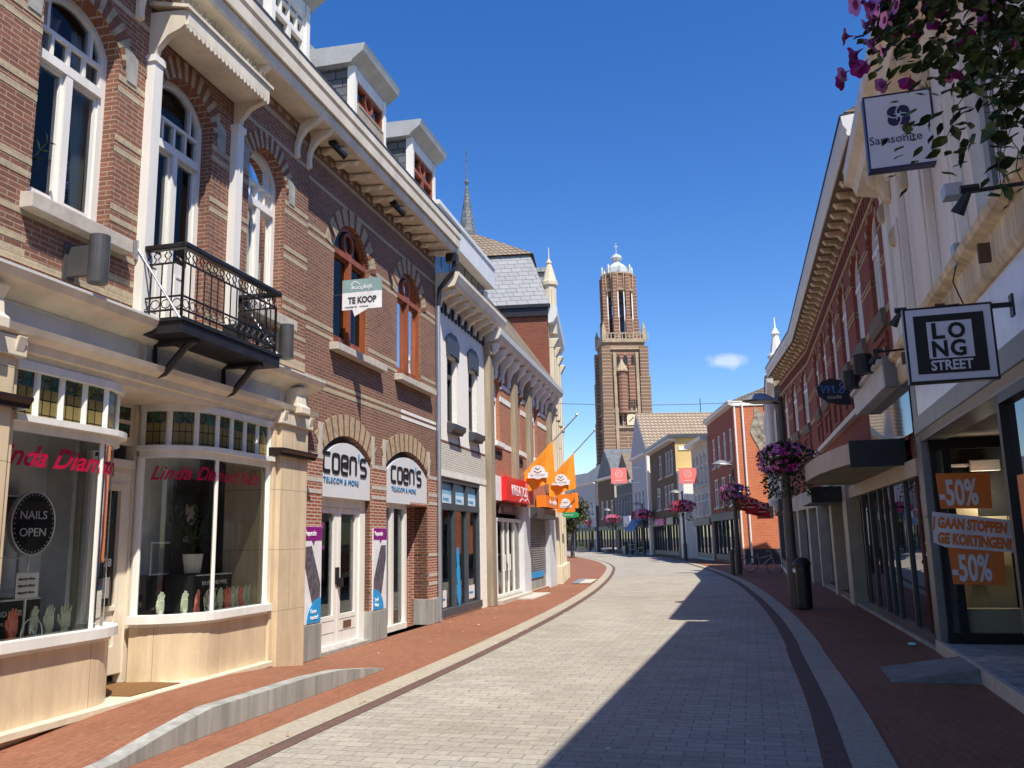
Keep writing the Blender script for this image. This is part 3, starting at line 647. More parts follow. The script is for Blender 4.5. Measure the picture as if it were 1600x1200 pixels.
for (a, b), (t0, tw) in ((D1, (.1, 1.8)), (D2, (3.0, 1.76))):
    sg = thing('shop_sign', 'white arched phone shop sign over the white double door' if a < 1 else 'white arched phone shop sign over the shop window with recessed entry', 'sign', FA.sub(0, 0, 0), 'phone shop signs')
    mb = MB(FA); mb.prism(arch(a+.02, b-.02, 2.45, 3.02, 3.38), -.1, -.004); mb.prism(arch(a+.0, b-.0, 2.5, 3.14, 3.5), -.25, -.15, 1); mb.build('sign_board', [M_SIGN, M_DKGREY], sg)
    k = tw/6.0; mb = MB(FA); xs = t0
    m2 = MB(FA)
    for ch in "coen's":
        if ch == "'": cstroke(m2, ch, xs, 2.86, k*.95, -.01, .008, .035); xs += k*.3
        else: cstroke(mb, ch, xs, 2.86, k*.95, -.01, .008, .062); xs += k*1.13
    mb.build('lettering', M_INK, sg); m2.build('lettering', M_BLUE, sg)
    text(sg, FA, 'TELECOM & MORE', t0, .004, 2.68, .125, M_BLUE, sx=tw/1.9*1.28, sp=1.12)
# double door
mb = MB(FA); mb.ring(rect(.02, 2.0, .04, 2.46), rect(.1, 1.78, .1, 2.3), -.22, -.1); mb.box(.02, 2.0, -.24, -.12, 2.3, 2.47)
dd = mb.build('double_door', M_WHITE, CB)
for a, b in ((.1, .93), (.95, 1.78)):
    mb = MB(FA); mb.ring(rect(a, b, .1, 2.3), rect(a+.12, b-.12, .56, 2.2), -.2, -.13); mb.box(a+.1, b-.1, -.19, -.15, .2, .56)
    for z in (.28, .47): mb.box(a+.08, b-.08, -.16, -.128, z, z+.012, 1)
    lf = mb.build('door_leaf', [M_WHITE, M_DKGREY], dd, bevel=.004); p = MB(FA); p.box(a+.1, b-.1, -.175, -.17, .54, 2.22); p.build('pane', M_GLASS, lf)
mb = MB(FA); mb.box(.86, .97, -.13, -.1, 1.05, 1.32); mb.box(.95, 1.0, -.13, -.04, 1.0, 1.15); mb.build('door_handle', M_BLACK, dd)
mb = MB(FA); mb.box(1.2, 1.5, -.13, -.118, .33, .44); mb.build('letter_slot', mat('brown_brass', (.16, .08, .05), .5), dd)
for q_ in ((.3, .52, -.168, -.164, 1.62, 1.68), (.36, .5, -.168, -.164, 1.95, 2.05)): mb = MB(FA); mb.box(*q_); mb.build('door_sticker', mat('purple_sticker', (.25, .02, .2), .5), dd)
mb = MB(FA); mb.box(.02, 2.0, -.3, .02, -.02, .05); mb.build('door_threshold', M_STONE, CB)
# right bay: glazing and recessed entry
mb = MB(FA)
for u in (2.72, 3.22, 3.92): mb.box(u, u+.11, -.2, -.08, .06, 2.44)
mb.box(2.72, 4.03, -.21, -.07, .05, .16); mb.box(2.72, 4.03, -.2, -.09, 2.36, 2.45); mb.box(3.96, 4.03, -1.2, -.1, .05, 2.42)
sw = mb.build('shop_window', M_WHITE, CB); p = MB(FA); p.box(2.76, 3.98, -.15, -.145, .1, 2.4); p.build('pane', M_GLASS, sw)
mb = MB(FA); mb.box(3.0, 3.95, -.9, -.5, .16, .62); mb.box(3.3, 3.92, -.5, -.3, .95, 1.0); mb.box(3.4, 3.9, -.6, -.58, .9, 2.2); mb.build('display_counter', M_CREAM, CB)
mb = MB(FA); mb.box(4.03, 5.05, -1.35, -1.25, .0, 2.45); mb.box(5.04, 5.1, -1.3, -.3, 0, 2.45); mb.box(4.03, 5.1, -1.3, .0, 2.44, 2.5); mb.build('entry_wall', M_PILB, CB)
mb = MB(FA); mb.box(4.12, 4.9, -1.26, -1.2, 0, 2.2); mb.build('entry_door', M_DARK, CB)
# posters
M_PURP = mat('purple_print', (.25, .01, .2), .5); M_CYAN = mat('blue_print', (.02, .32, .7), .5); M_POST = mat('white_print', (.8, .8, .82), .5); M_PHONE = mat('cracked_phone_print', (.1, .09, .11), .4, var=.9, scale=14)
def poster(u0, u1, lab, flip):
    pt = thing('poster', lab, 'poster', FA.sub(0, 0, 0), 'repair posters')
    mb = MB(FA); mb.box(u0, u1, .03, .048, .53, 1.97); mb.build('poster_sheet', M_POST, pt)
    w_ = u1-u0; mb = MB(FA); mb.prism([(u0+.01, 1.76), (u0+w_*.45, 1.76), (u0+w_*.55, 1.68), (u0+w_*.62, 1.76), (u1-.01, 1.76), (u1-.01, 1.965), (u0+.01, 1.965)], .046, .052); mb.build('poster_header', M_PURP, pt)
    mb = MB(FA); L = [(.08, 1.66), (.45, 1.68), (.95, 1.1), (.92, .78), (.6, .72), (.1, 1.4)] if not flip else [(.92, 1.66), (.55, 1.66), (.05, 1.06), (.05, .84), (.62, .8), (.92, 1.4)]
    mb.prism([(u0+a*w_, z) for a, z in L], .046, .052); mb.build('phone_picture', M_PHONE, pt)
    mb = MB(FA)
    if not flip: mb.disc(u1-.01, .54, w_*.72, .36, .046, .056, 14, 0, 90, 180)
    else: mb.disc(u0+.01, .54, w_*.75, .36, .046, .056, 14, 0, 0, 90)
    mb.build('blue_corner', M_CYAN, pt)
    text(pt, FA, 'Reparatie', u0+.05, .055, 1.83, .12, M_POST, sx=w_/.62*.8)
    text(pt, FA, 'Geen\ntoestel' if not flip else 'Snel\nklaar', (u0+w_*.42) if not flip else u0+w_*.12, .06, .68, .09, M_POST)
poster(-.62, .0, 'repair poster with a cracked phone between the shop corner and the double door', False)
poster(2.03, 2.66, 'repair poster with a cracked phone on the pillar between the two phone shop arches', True)
# estate agent board
fe = FA.perp(.66, .0, 5.6)
ea = thing('for_sale_board', 'white and grey-green for sale board reading TE KOOP fixed at the arched window', 'sign', fe)
mb = MB(fe); mb.box(.03, .75, .0, .02, .32, .55, 0); mb.box(.03, .75, .0, .02, .02, .32, 1); mb.prism([(.22, .02), (.5, .02), (.26, -.1)], 0, .02, 1); mb.build('board', [mat('grey_green_print', (.25, .36, .36), .5), M_POST], ea)
text(ea, fe, 'TE KOOP', .14, .021, .13, .15, M_DKGREY, sx=.82, bold=.006); text(ea, fe, 'koopkijk', .2, .021, .37, .11, M_POST); text(ea, fe, 'makelaardij   verkoop', .08, .021, .055, .035, M_DKGREY, sx=1.4)
mb = MB(fe); stroke(mb, [(.18, .45), (.26, .52), (.36, .45)], .012, .015, .024); mb.build('logo', M_POST, ea)
mb = MB(fe); mb.tube([(-.2, .01, .3), (.06, .01, .3)], .012, 5); mb.build('board_bracket', M_DKGREY, ea)
# ================================================================ left: white brick house
M_WBRICK = brick('white_painted_brick', (.92, .89, .82), (.87, .84, .77), (.72, .69, .62), stain=.06, bump=.35, dirt=(.45, .42, .36))
M_WROUGH = brick('rough_white_brick', (.8, .77, .7), (.7, .67, .6), (.5, .46, .4), ms=.016, stain=.2, bump=1.2, dirt=(.45, .42, .36))
M_ANTH = mat('anthracite_paint', (.05, .055, .065), .45, var=.1); M_STEEL = mat('blue_grey_frame', (.06, .075, .09), .4, var=.1)
M_TILE = brick('roof_tiles', (.27, .2, .14), (.21, .16, .115), (.07, .055, .045), bw=.2, rh=.17, ms=.022, rough=.8, stain=.3, bump=1., off=0, dirt=(.3, .27, .2))
M_REDB = brick('orange_red_brick', (.42, .15, .075), (.33, .11, .055), (.42, .32, .24), stain=.12)
M_PILS = mat('weathered_pilaster', (.33, .27, .19), .9, var=.25, scale=4, bump=.3, streak=1)
FW = FR((-1.7184, 19.135), 13, 'L')
WB = thing('white_brick_house', 'narrow white painted brick house with two slim dark windows and a rooftop box', 'building', FW)
X1 = (.85, 1.62); X2 = (2.68, 3.42)
mb = MB(FW); mb.wall(rect(0, 4.25, 0, 7.7), [rect(.36, 3.66, .08, 3.16), rect(X1[0], X1[1], 4.45, 6.05), rect(X2[0], X2[1], 4.45, 6.05)], 0, .28, 0)
mb.box(.1, 4.2, -.01, .012, 3.94, 3.99, 1); mb.box(.0, 4.25, -.02, .02, 3.17, 3.3, 2)
mb.build('wall', [M_WBRICK, mat('brown_belt', (.2, .1, .06), .8), M_WHITE], WB)
mb = MB(FW); mb.wall(rect(.02, 4.2, 3.3, 3.94), [], .006, .05); mb.build('frieze', M_WROUGH, WB)
body(FW, 0, 4.7, 0, 7.7, -.01, -8, WB, M_BRICK2); room(FW, .05, 4.2, 4.1, 7.2, -.3, -3, WB); room(FW, .05, 4.2, .1, 3.3, -.35, -3.5, WB)
for a, b in (X1, X2):
    mb = MB(FW); mb.ring(rect(a, b, 4.45, 6.05), rect(a+.09, b-.09, 4.55, 5.97), -.22, -.12); mb.box(a+.05, b-.05, -.22, -.1, 5.55, 5.66); wn = mb.build('window', M_ANTH, WB)
    p = MB(FW); p.box(a+.07, b-.07, -.18, -.175, 4.5, 6.0); p.build('pane', M_PANE, wn)
    mb = MB(FW); mb.prof([(-.1, 4.2), (.12, 4.2), (.13, 4.24), (.2, 4.3), (.2, 4.4), (-.1, 4.46)], a-.04, b+.12); mb.build('window_sill', M_ANTH, wn)
    mb = MB(FW); mb.prism([(a-.05, 6.0), (a+.12, 6.1), (b-.12, 6.1), (b+.05, 6.0), (b+.12, 6.45), ((a+b)/2+.2, 6.62), ((a+b)/2-.2, 6.62), (a-.12, 6.45)], -.02, .06); mb.build('window_hood', M_ANTH, wn)
    mb = MB(FW); mb.tube([(b+.05, .02, 4.18), (b+.05, .05, 4.06), (b+.02, .04, 4.0), (b+.06, .03, 3.9)], .012, 5); mb.build('wall_anchor', M_BLACK, WB)
mb = MB(FW)
for u in (.36, 1.4, 2.46, 3.54): mb.box(u, u+.12, -.16, -.02, .1, 3.16)
mb.box(.36, 3.66, -.16, -.015, 2.42, 2.56); mb.box(.36, 3.66, -.17, -.01, 3.06, 3.17); mb.box(.36, 3.66, -.17, .03, .06, .22)
sw = mb.build('shop_window', M_STEEL, WB)
mb = MB(FW); mb.box(.45, 3.6, -.1, -.095, .2, 3.1); mb.build('pane', M_GLASS, sw)
M_LBL = mat('pale_blue_print', (.25, .5, .72), .5); M_LBL2 = mat('white_blue_print', (.6, .75, .85), .5)
for u in (.5, 1.54, 2.6):
    mb = MB(FW); mb.box(u, u+.88, -.094, -.088, 2.6, 3.02); mb.box(u, u+.88, -.088, -.084, 2.58, 2.78, 1); mb.build('window_print', [M_LBL, M_LBL2], sw)
    text(sw, FW, 'te koop', u+.25, -.082, 2.64, .13, M_BLUE)
mb = MB(FW); mb.box(.46, .95, -.09, -.08, .25, .62); mb.build('window_notice', M_POST, sw); text(sw, FW, 'makelaar', .5, -.078, .4, .1, M_BLUE)
mb = MB(FW); mb.disc(1.95, .9, .13, .28, -.1, -.085); mb.disc(1.98, .5, .14, .3, -.1, -.083); mb.disc(1.92, 1.3, .1, .26, -.1, -.087); mb.build('window_figure', M_CYAN, sw)
mb = MB(FW); mb.box(2.75, 3.3, -.09, -.08, .3, .62); mb.build('window_notice', M_POST, sw); text(sw, FW, 'verhuur', 2.8, -.078, .42, .12, M_BLUE)
mb = MB(FW)
for u, z in ((1.7, 2.1), (1.95, 1.75), (1.75, 1.45)): mb.disc(u, z, .14, .1, -.5, -.3, 10)
mb.build('window_display', mat('display_green', (.25, .4, .12), .6), sw)
# cornice, rooftop box
mb = MB(FW); mb.prof([(.0, 7.28), (.08, 7.28), (.1, 7.4), (.46, 7.48), (.5, 7.56), (.56, 7.72), (.56, 7.8), (0, 7.8)], .0, 4.7); mb.build('eave', M_CREAM, WB)
for k in range(8):
    mb = MB(FW); u = .12+k*.6; mb.prof([(0, 7.05), (.06, 7.05), (.1, 7.2), (.3, 7.3), (.4, 7.32), (.42, 7.44), (0, 7.44)], u, u+.14); mb.build('eave_bracket', M_CREAM, WB)
mb = MB(FW); n = 16; mb.box(.1, 4.42, -.02, .02, 7.12, 7.24)
for k in range(n): mb.box(.1+k*.28, .24+k*.28, -.02, .05, 6.98, 7.22)
mb.build('dentil_course', M_BLACK, WB)
mb = MB(FW); mb.box(.15, 5.0, -4, -.15, 7.8, 8.9); bx = mb.build('rooftop_box', M_STEEL, WB)
for k in range(7):
    mb = MB(FW); u = .25+k*.68; mb.box(u, u+.56, -.16, -.142, 7.92, 8.84); mb.build('pane', M_DGLASS, bx)
mb = MB(FW); mb.box(-.1, 5.15, -4.2, .12, 8.88, 9.5); mb.box(-.14, 5.19, -4.2, .16, 9.44, 9.54); mb.build('rooftop_fascia', mat('white_cladding', (.7, .7, .69), .4, var=.05), bx)
mb = MB(FW); mb.box(4.85, 5.0, -.3, -.05, 7.7, 8.75); mb.build('rooftop_corner', M_WHITE, bx)
dp = thing('drain_pipe', 'grey drain pipe with a black hopper between brown brick and white houses', 'pipe', FW)
mb = MB(FW); mb.tube([(-.06, .5, 8.1), (-.06, .45, 7.8), (-.06, .12, 7.4), (-.06, .09, 7.0)], .05, 8); mb.box(-.16, .04, .3, .55, 8.0, 8.2); mb.build('pipe_hopper', M_BLACK, dp)
mb = MB(FW); mb.tube([(-.06, .09, 7.0), (-.06, .09, .02)], .045, 8); mb.build('pipe', M_ZINC, dp)
# ---- hairdresser and shuttered shop under one cornice
FK = FR((-.6612, 23.7146), 12.5, 'L')
KB = thing('pilastered_brick_house', 'red brick house with grey pilasters, white bands and a hairdresser shop below', 'building', FK)
WK = ((.56, 1.32), (3.5, 4.24), (6.35, 7.1))
mb = MB(FK); mb.wall(rect(-.45, 10.0, 0, 7.3), [arch(a, b, 4.52, 6.1, 6.4) for a, b in WK]+[rect(.3, 4.3, .1, 2.75), rect(5.1, 8.6, .05, 2.75)], 0, .3, 0)
for z, h in ((5.72, .16), (4.36, .14), (6.15, .12)):
    for a, b in ((-.4, WK[0][0]), (WK[0][1], WK[1][0]), (WK[1][1], WK[2][0]), (WK[2][1], 10.0)): mb.box(a, b, -.02, .02, z, z+h, 1)
for a, b in WK: vouss(mb, a-.02, b+.02, 6.1, 6.4, .2, 15, -.02, .03, (2, 2, 1), .05)
mb.build('wall', [M_REDB, M_WHITE, M_VR], KB)
body(FK, -.4, 10.0, 0, 7.3, -.01, -8, KB, M_BRICK2); room(FK, -.3, 9.9, 4, 7, -.3, -3, KB); room(FK, 0, 5, .1, 3, -.35, -3.5, KB)
for a, b in WK:
    casement(FK, KB, a, b, 4.52, 6.1, 6.4, -.12, M_WHITE, trans=5.7, t=.08, mull=False); sill(FK, KB, a-.08, b+.1, 4.34, 4.5, .12, M_WHITE)
    mb = MB(FK); mb.box(a, b+.1, -.02, .02, 4.02, 4.22); mb.build('wall_vent', M_DARK, KB)
for a in (-.47, 2.68, 4.95, 8.75):
    mb = MB(FK); mb.box(a, a+.48, .0, .16, 0 if a < 0 else 3.4, 6.75); mb.prism([(a, 6.75), (a+.48, 6.75), (a+.6, 7.05), (a-.12, 7.05)], 0, .2); mb.build('pilaster', M_PILS, KB, bevel=.015)
mb = MB(FK); mb.prof([(0, 6.98), (.1, 7.0), (.14, 7.12), (.42, 7.18), (.5, 7.3), (.52, 7.45), (0, 7.45)], -.5, 10.1); mb.build('eave', M_GREYW, KB)
for k in range(12):
    mb = MB(FK); u = -.3+k*.9; mb.prof([(0, 6.3), (.07, 6.32), (.08, 6.55), (.16, 6.75), (.34, 6.9), (.4, 7.1), (0, 7.12)], u, u+.16); mb.build('eave_bracket', M_WHITE, KB)
mb = MB(FK); mb.prof([(.45, 7.44), (-1.3, 9.95), (-1.6, 9.95), (-4.2, 7.44)], .6, 10.0); rf = mb.build('roof', M_TILE, KB)
mb = MB(FK)
for k in range(40): mb.box(.6+k*.235, .8+k*.235, -1.58, -1.3, 9.92, 10.06)
mb.build('ridge_tiles', M_TILE, rf)
mb = MB(FK)
for u in (.35, .9, 1.75, 2.35, 3.1, 4.0): mb.box(u, u+.08, -.14, -.05, .12, 2.3)
mb.box(.35, 4.1, -.14, -.04, .1, .2); mb.box(.35, 4.1, -.14, -.04, 2.24, 2.34)
sw = mb.build('shop_window', M_WHITE, KB); mb = MB(FK); mb.box(.4, 4.05, -.1, -.095, .18, 2.3); mb.build('pane', M_GLASS, sw)
mb = MB(FK)
for u in (1.55, 2.2): mb.tube([(u, -.05, .85), (u, .02, .85), (u, .02, 1.3), (u, -.05, 1.3)], .022, 6)
mb.build('door_handle', M_WHITE, sw)
mb = MB(FK); mb.box(1.0, 1.7, -.9, -.85, .1, 2.2); mb.box(.4, .55, -.3, -.2, .1, 2.3); mb.build('shop_interior_panel', mat('brick_red_panel', (.3, .1, .06), .7), KB)
for q_ in ((4.1, 5.1, -.2, .06, 0, 2.75), (8.55, 9.95, -.2, .08, 0, 2.8)): mb = MB(FK); mb.box(*q_); mb.build('white_cladding', mat('white_render', (.62, .64, .66), .5, var=.08), KB)
mb = MB(FK); mb.box(.25, 4.4, -.3, .25, -.02, .1); mb.box(2.2, 5.0, -.1, .7, -.02, .03); mb.build('step', M_SILL, KB)
mb = MB(FK)
for k in range(26): z = .5+k*.075; mb.prof([(-.12, z), (-.09, z+.01), (-.09, z+.055), (-.12, z+.068)], 5.15, 8.55)
sh = mb.build('roller_shutter', mat('grey_shutter', (.3, .3, .28), .5, metal=.3, var=.2), KB)
mb = MB(FK); mb.box(5.12, 8.57, -.2, -.1, .05, .5); mb.build('shutter_base', M_CONC, sh)
mb = MB(FK); mb.box(5.4, 8.0, -.1, -.07, .42, .62); mb.build('shutter_strip', M_CYAN, sh)
mb = MB(FK); mb.box(5.1, 8.6, -.25, .3, 2.4, 2.76); mb.build('shutter_box', M_DKGREY, sh)
M_RED = mat('red_sign_panel', (.72, .02, .02), .35, var=.04); M_ORANGE = mat('orange_panel', (.85, .22, .02), .45, var=.05)
sg = thing('hairdresser_sign', 'red shop sign reading KREATOS above the hairdresser door', 'sign', FK)
mb = MB(FK); mb.box(.85, 4.7, .0, .28, 2.82, 3.5); mb.box(.2, .84, .0, .12, 2.8, 3.48, 1); mb.box(3.4, 4.7, .28, .285, 3.3, 3.44, 2); mb.build('sign_box', [M_RED, M_POST, mat('salmon_print', (.8, .25, .2), .4)], sg)
text(sg, FK, 'KREATOS', 1.45, .284, 3.0, .42, M_POST, sx=1.25, bold=.004); mb = MB(FK); stroke(mb, [(2.5, 2.83), (2.9, 2.95), (3.3, 2.88), (3.7, 2.97), (4.0, 2.84)], .03, .28, .288); mb.build('lettering', M_POST, sg)
sg = thing('hairdresser_plate', 'dark brown plate reading KAPPER under the red sign', 'sign', FK)
mb = MB(FK); mb.box(.9, 3.1, .0, .06, 2.46, 2.74); mb.build('plate', mat('brown_plate', (.12, .06, .05), .5), sg); text(sg, FK, 'KAPPER', 1.35, .062, 2.52, .22, mat('dull_pink_lettering', (.45, .3, .28), .5), sx=1.4)
sg = thing('bakery_fascia_sign', 'orange fascia sign box over the grey roller shutter', 'sign', FK)
mb = MB(FK); mb.box(6.3, 8.65, .05, .4, 2.8, 3.2); mb.build('sign_box', M_ORANGE, sg); text(sg, FK, 'de mulder', 6.9, .405, 2.92, .24, M_POST, sx=1.5)
def flag(base, head, lab, L, drop, side='L'):
    f = FK.perp(*base) if side == 'L' else FR(base, head, 'L')
    t = thing('flag', lab, 'flag', f, 'orange bakery flags'); mb = MB(f)
    mb.tube([(-.05, 0, 0), (L*.7, -.05, L*.72)], .022, 6); mb.lathe([(.03, 0), (.045, .03), (.03, .07)], (L*.7, -.05, L*.72), 8); mb.build('flag_pole', mat('silver_pole', (.5, .5, .5), .3, metal=.6), t)
    mb = MB(f); n = 12; G = []
    for i in range(n+1):
        a = i/n; px = .06+a*L*.37; pz = .1+a*L*.38; row = []
        for j in range(n+1):
            b = j/n; d = drop*(1.0+1.05*a); row.append((px+.05*b*math.sin(a*7), .03+.09*math.sin(a*9+b*2)*b, pz-b*d))
        G.append(row)
    for i in range(n):
        for j in range(n): mb.face([G[i][j], G[i+1][j], G[i+1][j+1], G[i][j+1]])
    cl = mb.build('flag_cloth', mat('orange_cloth', (.85, .3, .02), .7, var=.1), t, smooth=True)
    c = G[6][7]; mb = MB(f); mb.disc(c[0], c[2]+.06, .24, .22, .15, .16, 20); mb.box(c[0]-.32, c[0]+.32, .15, .165, c[2]-.12, c[2]+.05); mb.build('emblem', M_POST, t)
    mb = MB(f); stroke(mb, [(c[0]-.12, c[2]+.1), (c[0], c[2]+.03), (c[0]+.12, c[2]+.1)], .025, .16, .17); stroke(mb, [(c[0]-.08, c[2]+.2), (c[0], c[2]+.14), (c[0]+.07, c[2]+.2)], .02, .16, .17); mb.build('emblem_mark', mat('brown_print', (.2, .1, .04), .6), t); text(t, f, 'de mulder', c[0]-.26, .166, c[2]-.06, .12, mat('grey_print', (.35, .33, .3), .6))
flag((3.9, .1, 3.72), 0, 'orange flag with white emblem on the pole nearer the camera', 2.55, .64)
flag((8.3, .1, 3.75), 0, 'orange flag with white emblem on the pole farther along, above the square sign', 2.55, .64)
f = FK.perp(9.6, .1, 2.35); sg = thing('square_hanging_sign', 'square orange hanging sign with white bread emblem below the farther flag', 'sign', f)
mb = MB(f); mb.box(.1, .78, -.05, .05, .35, 1.03); mb.build('sign_box', M_ORANGE, sg); mb = MB(f); mb.disc(.44, .7, .17, .17, .05, .06, 18); mb.box(.22, .66, .05, .062, .52, .64); mb.build('emblem', M_POST, sg); text(sg, f, 'de mulder', .24, .064, .55, .08, mat('grey_print', (.35, .33, .3), .6)); mb = MB(f); mb.tube([(0, 0, .9), (.12, 0, .9)], .02, 5); mb.build('sign_bracket', M_DKGREY, sg)
mb = MB(f); stroke(mb, [(.34, .74), (.44, .7), (.54, .74)], .02, .06, .066); mb.build('emblem_mark', mat('brown_print', (.2, .1, .04), .6), sg)
f = FR((2.3, 36.5, 2.4), 96, 'L'); sg = thing('green_hanging_sign', 'green oval hanging sign below the square orange sign', 'sign', f)
mb = MB(f); mb.disc(.1, .3, .3, .13, -.04, .04, 20); mb.disc(-.1, .3, .2, .12, -.039, .041, 16); mb.build('sign_board', mat('green_panel', (.02, .3, .1), .4), sg); text(sg, f, 'groenrijk', -.22, .045, .27, .1, M_POST); mb = MB(f); mb.tube([(-.6, 0, .4), (-.1, 0, .4)], .02, 5); mb.build('sign_bracket', M_DKGREY, sg)
f = FR((2.35, 37.2, 2.9), 96, 'L'); sg = thing('orange_panel_sign', 'tall narrow orange panel sign behind the square hanging sign', 'sign', f)
mb = MB(f); mb.box(.1, .38, -.04, .04, .1, .75); mb.build('sign_board', M_ORANGE, sg); mb = MB(f); mb.tube([(-.5, 0, .5), (.1, 0, .5)], .02, 5); mb.build('sign_bracket', M_DKGREY, sg)
# ---- tall pale stone building with slate mansard and spire
M_PALEST = mat('pale_sandstone', (.62, .54, .4), .8, var=.12, scale=3, bump=.1, streak=1)
FP = FR((1.5032, 33.4775), 6, 'L')
PB = thing('mansard_stone_building', 'tall pale stone building with slate mansard roof, thin spire and red brick side wall', 'building', FP)
mb = MB(FP); mb.wall(rect(0, 6.2, 0, 10.85), [rect(a, a+.75, z, z+1.9) for a in (.75, 2.6, 4.5) for z in (.8, 4.1, 7.2)], 0, .3); mb.build('wall', M_PALEST, PB)
for a in (.75, 2.6, 4.5):
    for z in (.8, 4.1, 7.2):
        mb = MB(FP); mb.ring(rect(a, a+.75, z, z+1.9), rect(a+.08, a+.67, z+.08, z+1.82), -.2, -.1); wn = mb.build('window', M_WHITE, PB); mb = MB(FP); mb.box(a+.05, a+.7, -.16, -.15, z+.05, z+1.85); mb.build('pane', M_DGLASS, wn)
for a in (.05, 1.75, 3.6, 5.5):
    mb = MB(FP); mb.box(a, a+.5, 0, .18, 0, 9.2); mb.box(a-.05, a+.55, 0, .3, 0, .7); mb.box(a-.05, a+.55, 0, .28, 3.2, 3.5); mb.box(a-.04, a+.54, 0, .26, 6.5, 6.75); mb.prof([(0, 9.2), (.18, 9.2), (.4, 9.6), (0, 9.6)], a, a+.5); mb.build('pilaster', M_PALEST, PB, bevel=.03)
mb = MB(FP); mb.prof([(0, 10.2), (.2, 10.25), (.35, 10.5), (.38, 10.8), (.3, 10.95), (0, 10.95)], -.05, 6.3); mb.build('eave', M_GREYW, PB)
mb = MB(FP); mb.prof([(0, 3.3), (.24, 3.35), (.24, 3.5), (0, 3.55)], 0, 6.2); mb.build('string_course', M_PALEST, PB)
mb = MB(FP); mb.face([(0, 0, 0), (0, -9, 0), (0, -9, 10.9), (0, 0, 10.9)]); mb.face([(6.2, 0, 0), (6.2, -9, 0), (6.2, -9, 10.9), (6.2, 0, 10.9)]); mb.face([(0, -9, 0), (6.2, -9, 0), (6.2, -9, 10.9), (0, -9, 10.9)]); mb.ring([(0, 0)]*3, [(0, 0)]*3, 0, 0) if False else mb.box(-.05, 0, -4, -.5, 8.2, 8.3)
M_SIDEB = brick('dark_red_side_brick', (.26, .085, .05), (.2, .065, .04), (.13, .08, .06), stain=.1)
mb.build('side_wall', M_SIDEB, PB)
mb = MB(FP); mb.box(-.12, 0, -9, .0, 10.5, 10.88); mb.box(-.2, 0, -9, .1, 10.84, 10.97); mb.build('side_cornice', M_BLACK, PB)
mb = MB(FP); mb.add([(-.1, .1, 10.97), (6.2, .1, 10.97), (6.2, -9, 10.97), (-.1, -9, 10.97), (1.0, -.75, 13.45), (5.4, -.75, 13.45), (5.4, -8, 13.45), (1.0, -8, 13.45)], [(0, 1, 5, 4), (1, 2, 6, 5), (2, 3, 7, 6), (3, 0, 4, 7), (4, 5, 6, 7)])
M_SLATE2 = brick('pale_slate', (.3, .31, .32), (.25, .26, .27), (.12, .125, .13), bw=.42, rh=.2, ms=.014, rough=.5, stain=.15, dirt=(.38, .38, .36), scale2=1.2)
rf = mb.build('roof', M_SLATE2, PB)
mb = MB(FP); mb.add([(.85, -.6, 13.45), (5.5, -.6, 13.45), (5.5, -8.2, 13.45), (.85, -8.2, 13.45), (2.4, -3.2, 15.0), (4.2, -3.2, 15.0), (4.2, -6, 15.0), (2.4, -6, 15.0)], [(0, 1, 5, 4), (1, 2, 6, 5), (2, 3, 7, 6), (3, 0, 4, 7), (4, 5, 6, 7)]); mb.build('upper_roof', M_TILE, rf)
mb = MB(FP); mb.box(1.5, 3.2, -.9, .05, 10.97, 12.8); mb.box(1.4, 3.3, -1.0, .15, 12.8, 13.0); mb.build('dormer', M_SLATE2, rf)
mb = MB(FP); t_ = [(.26, 9.9), (.27, 11.85), (.34, 11.95), (.34, 12.1), (.3, 12.15), (.12, 12.8), (.1, 12.85), (.13, 12.92), (.03, 13.1), (.015, 13.6)]; mb.lathe(t_, (.7, .05, 0), 8)
for k in range(8): q = R(45*k+22.5); mb.box(.7+.26*math.cos(q)-.02, .7+.26*math.cos(q)+.02, .05+.26*math.sin(q)-.02, .05+.26*math.sin(q)+.02, 11.0, 11.75)
mb.build('turret', M_PALEST, PB)
mb = MB(FP); cx = (-3.9, -3.6); q = FP
c_ = (3.0, -3.7)
mb.lathe([(.4, 14.4), (.4, 15.3), (.34, 15.5), (.09, 17.25), (.07, 17.5), (.04, 17.55), (.1, 17.68), (.1, 17.76), (.03, 17.85), (.02, 19.3)], (c_[0], c_[1], 0), 8)
for z, r in ((18.3, .12), (18.7, .1), (19.1, .08)): mb.tube([(c_[0]-r, c_[1], z), (c_[0]+r, c_[1], z+.05)], .015, 4)
mb.build('spire', M_SLATE, PB)
# ================================================================ right: white building with the closing-down shop
M_WSTUC = mat('white_stucco', (.78, .74, .66), .7, var=.1, scale=2.5, bump=.08, streak=1)
M_STAIN = mat('stained_cream_stone', (.66, .55, .38), .75, var=.3, scale=4, streak=1)
M_POSTG = mat('grey_steel_post', (.2, .195, .185), .45, metal=.2, var=.1)
PP = (6.0844, 12.9119)
FX = FR(PP, 16.4, 'R')
XB = thing('white_stucco_building', 'white stucco building with pilasters over the closing-down shop', 'building', FX)
XW = (-5.95, -4.88)
mb = MB(FX); mb.wall(rect(-24, .7, 4.1, 7.3), [rect(XW[0]-k*3.6, XW[1]-k*3.6, 4.52, 6.6) for k in range(4)], 0, .25); mb.build('wall', M_WSTUC, XB)
for k in range(4):
    a, b = XW[0]-k*3.6, XW[1]-k*3.6
    mb = MB(FX); mb.ring(rect(a, b, 4.52, 6.6), rect(a+.09, b-.09, 4.6, 6.5), -.2, -.1); mb.box((a+b)/2-.05, (a+b)/2+.05, -.2, -.1, 4.6, 6.5); wn = mb.build('window', M_GREYW, XB)
    mb = MB(FX); mb.box(a+.05, b-.05, -.16, -.15, 4.55, 6.55); mb.build('pane', M_DGLASS, wn)
body(FX, -24, .65, 0, 7.6, -.02, -10, XB, M_BRICK2)
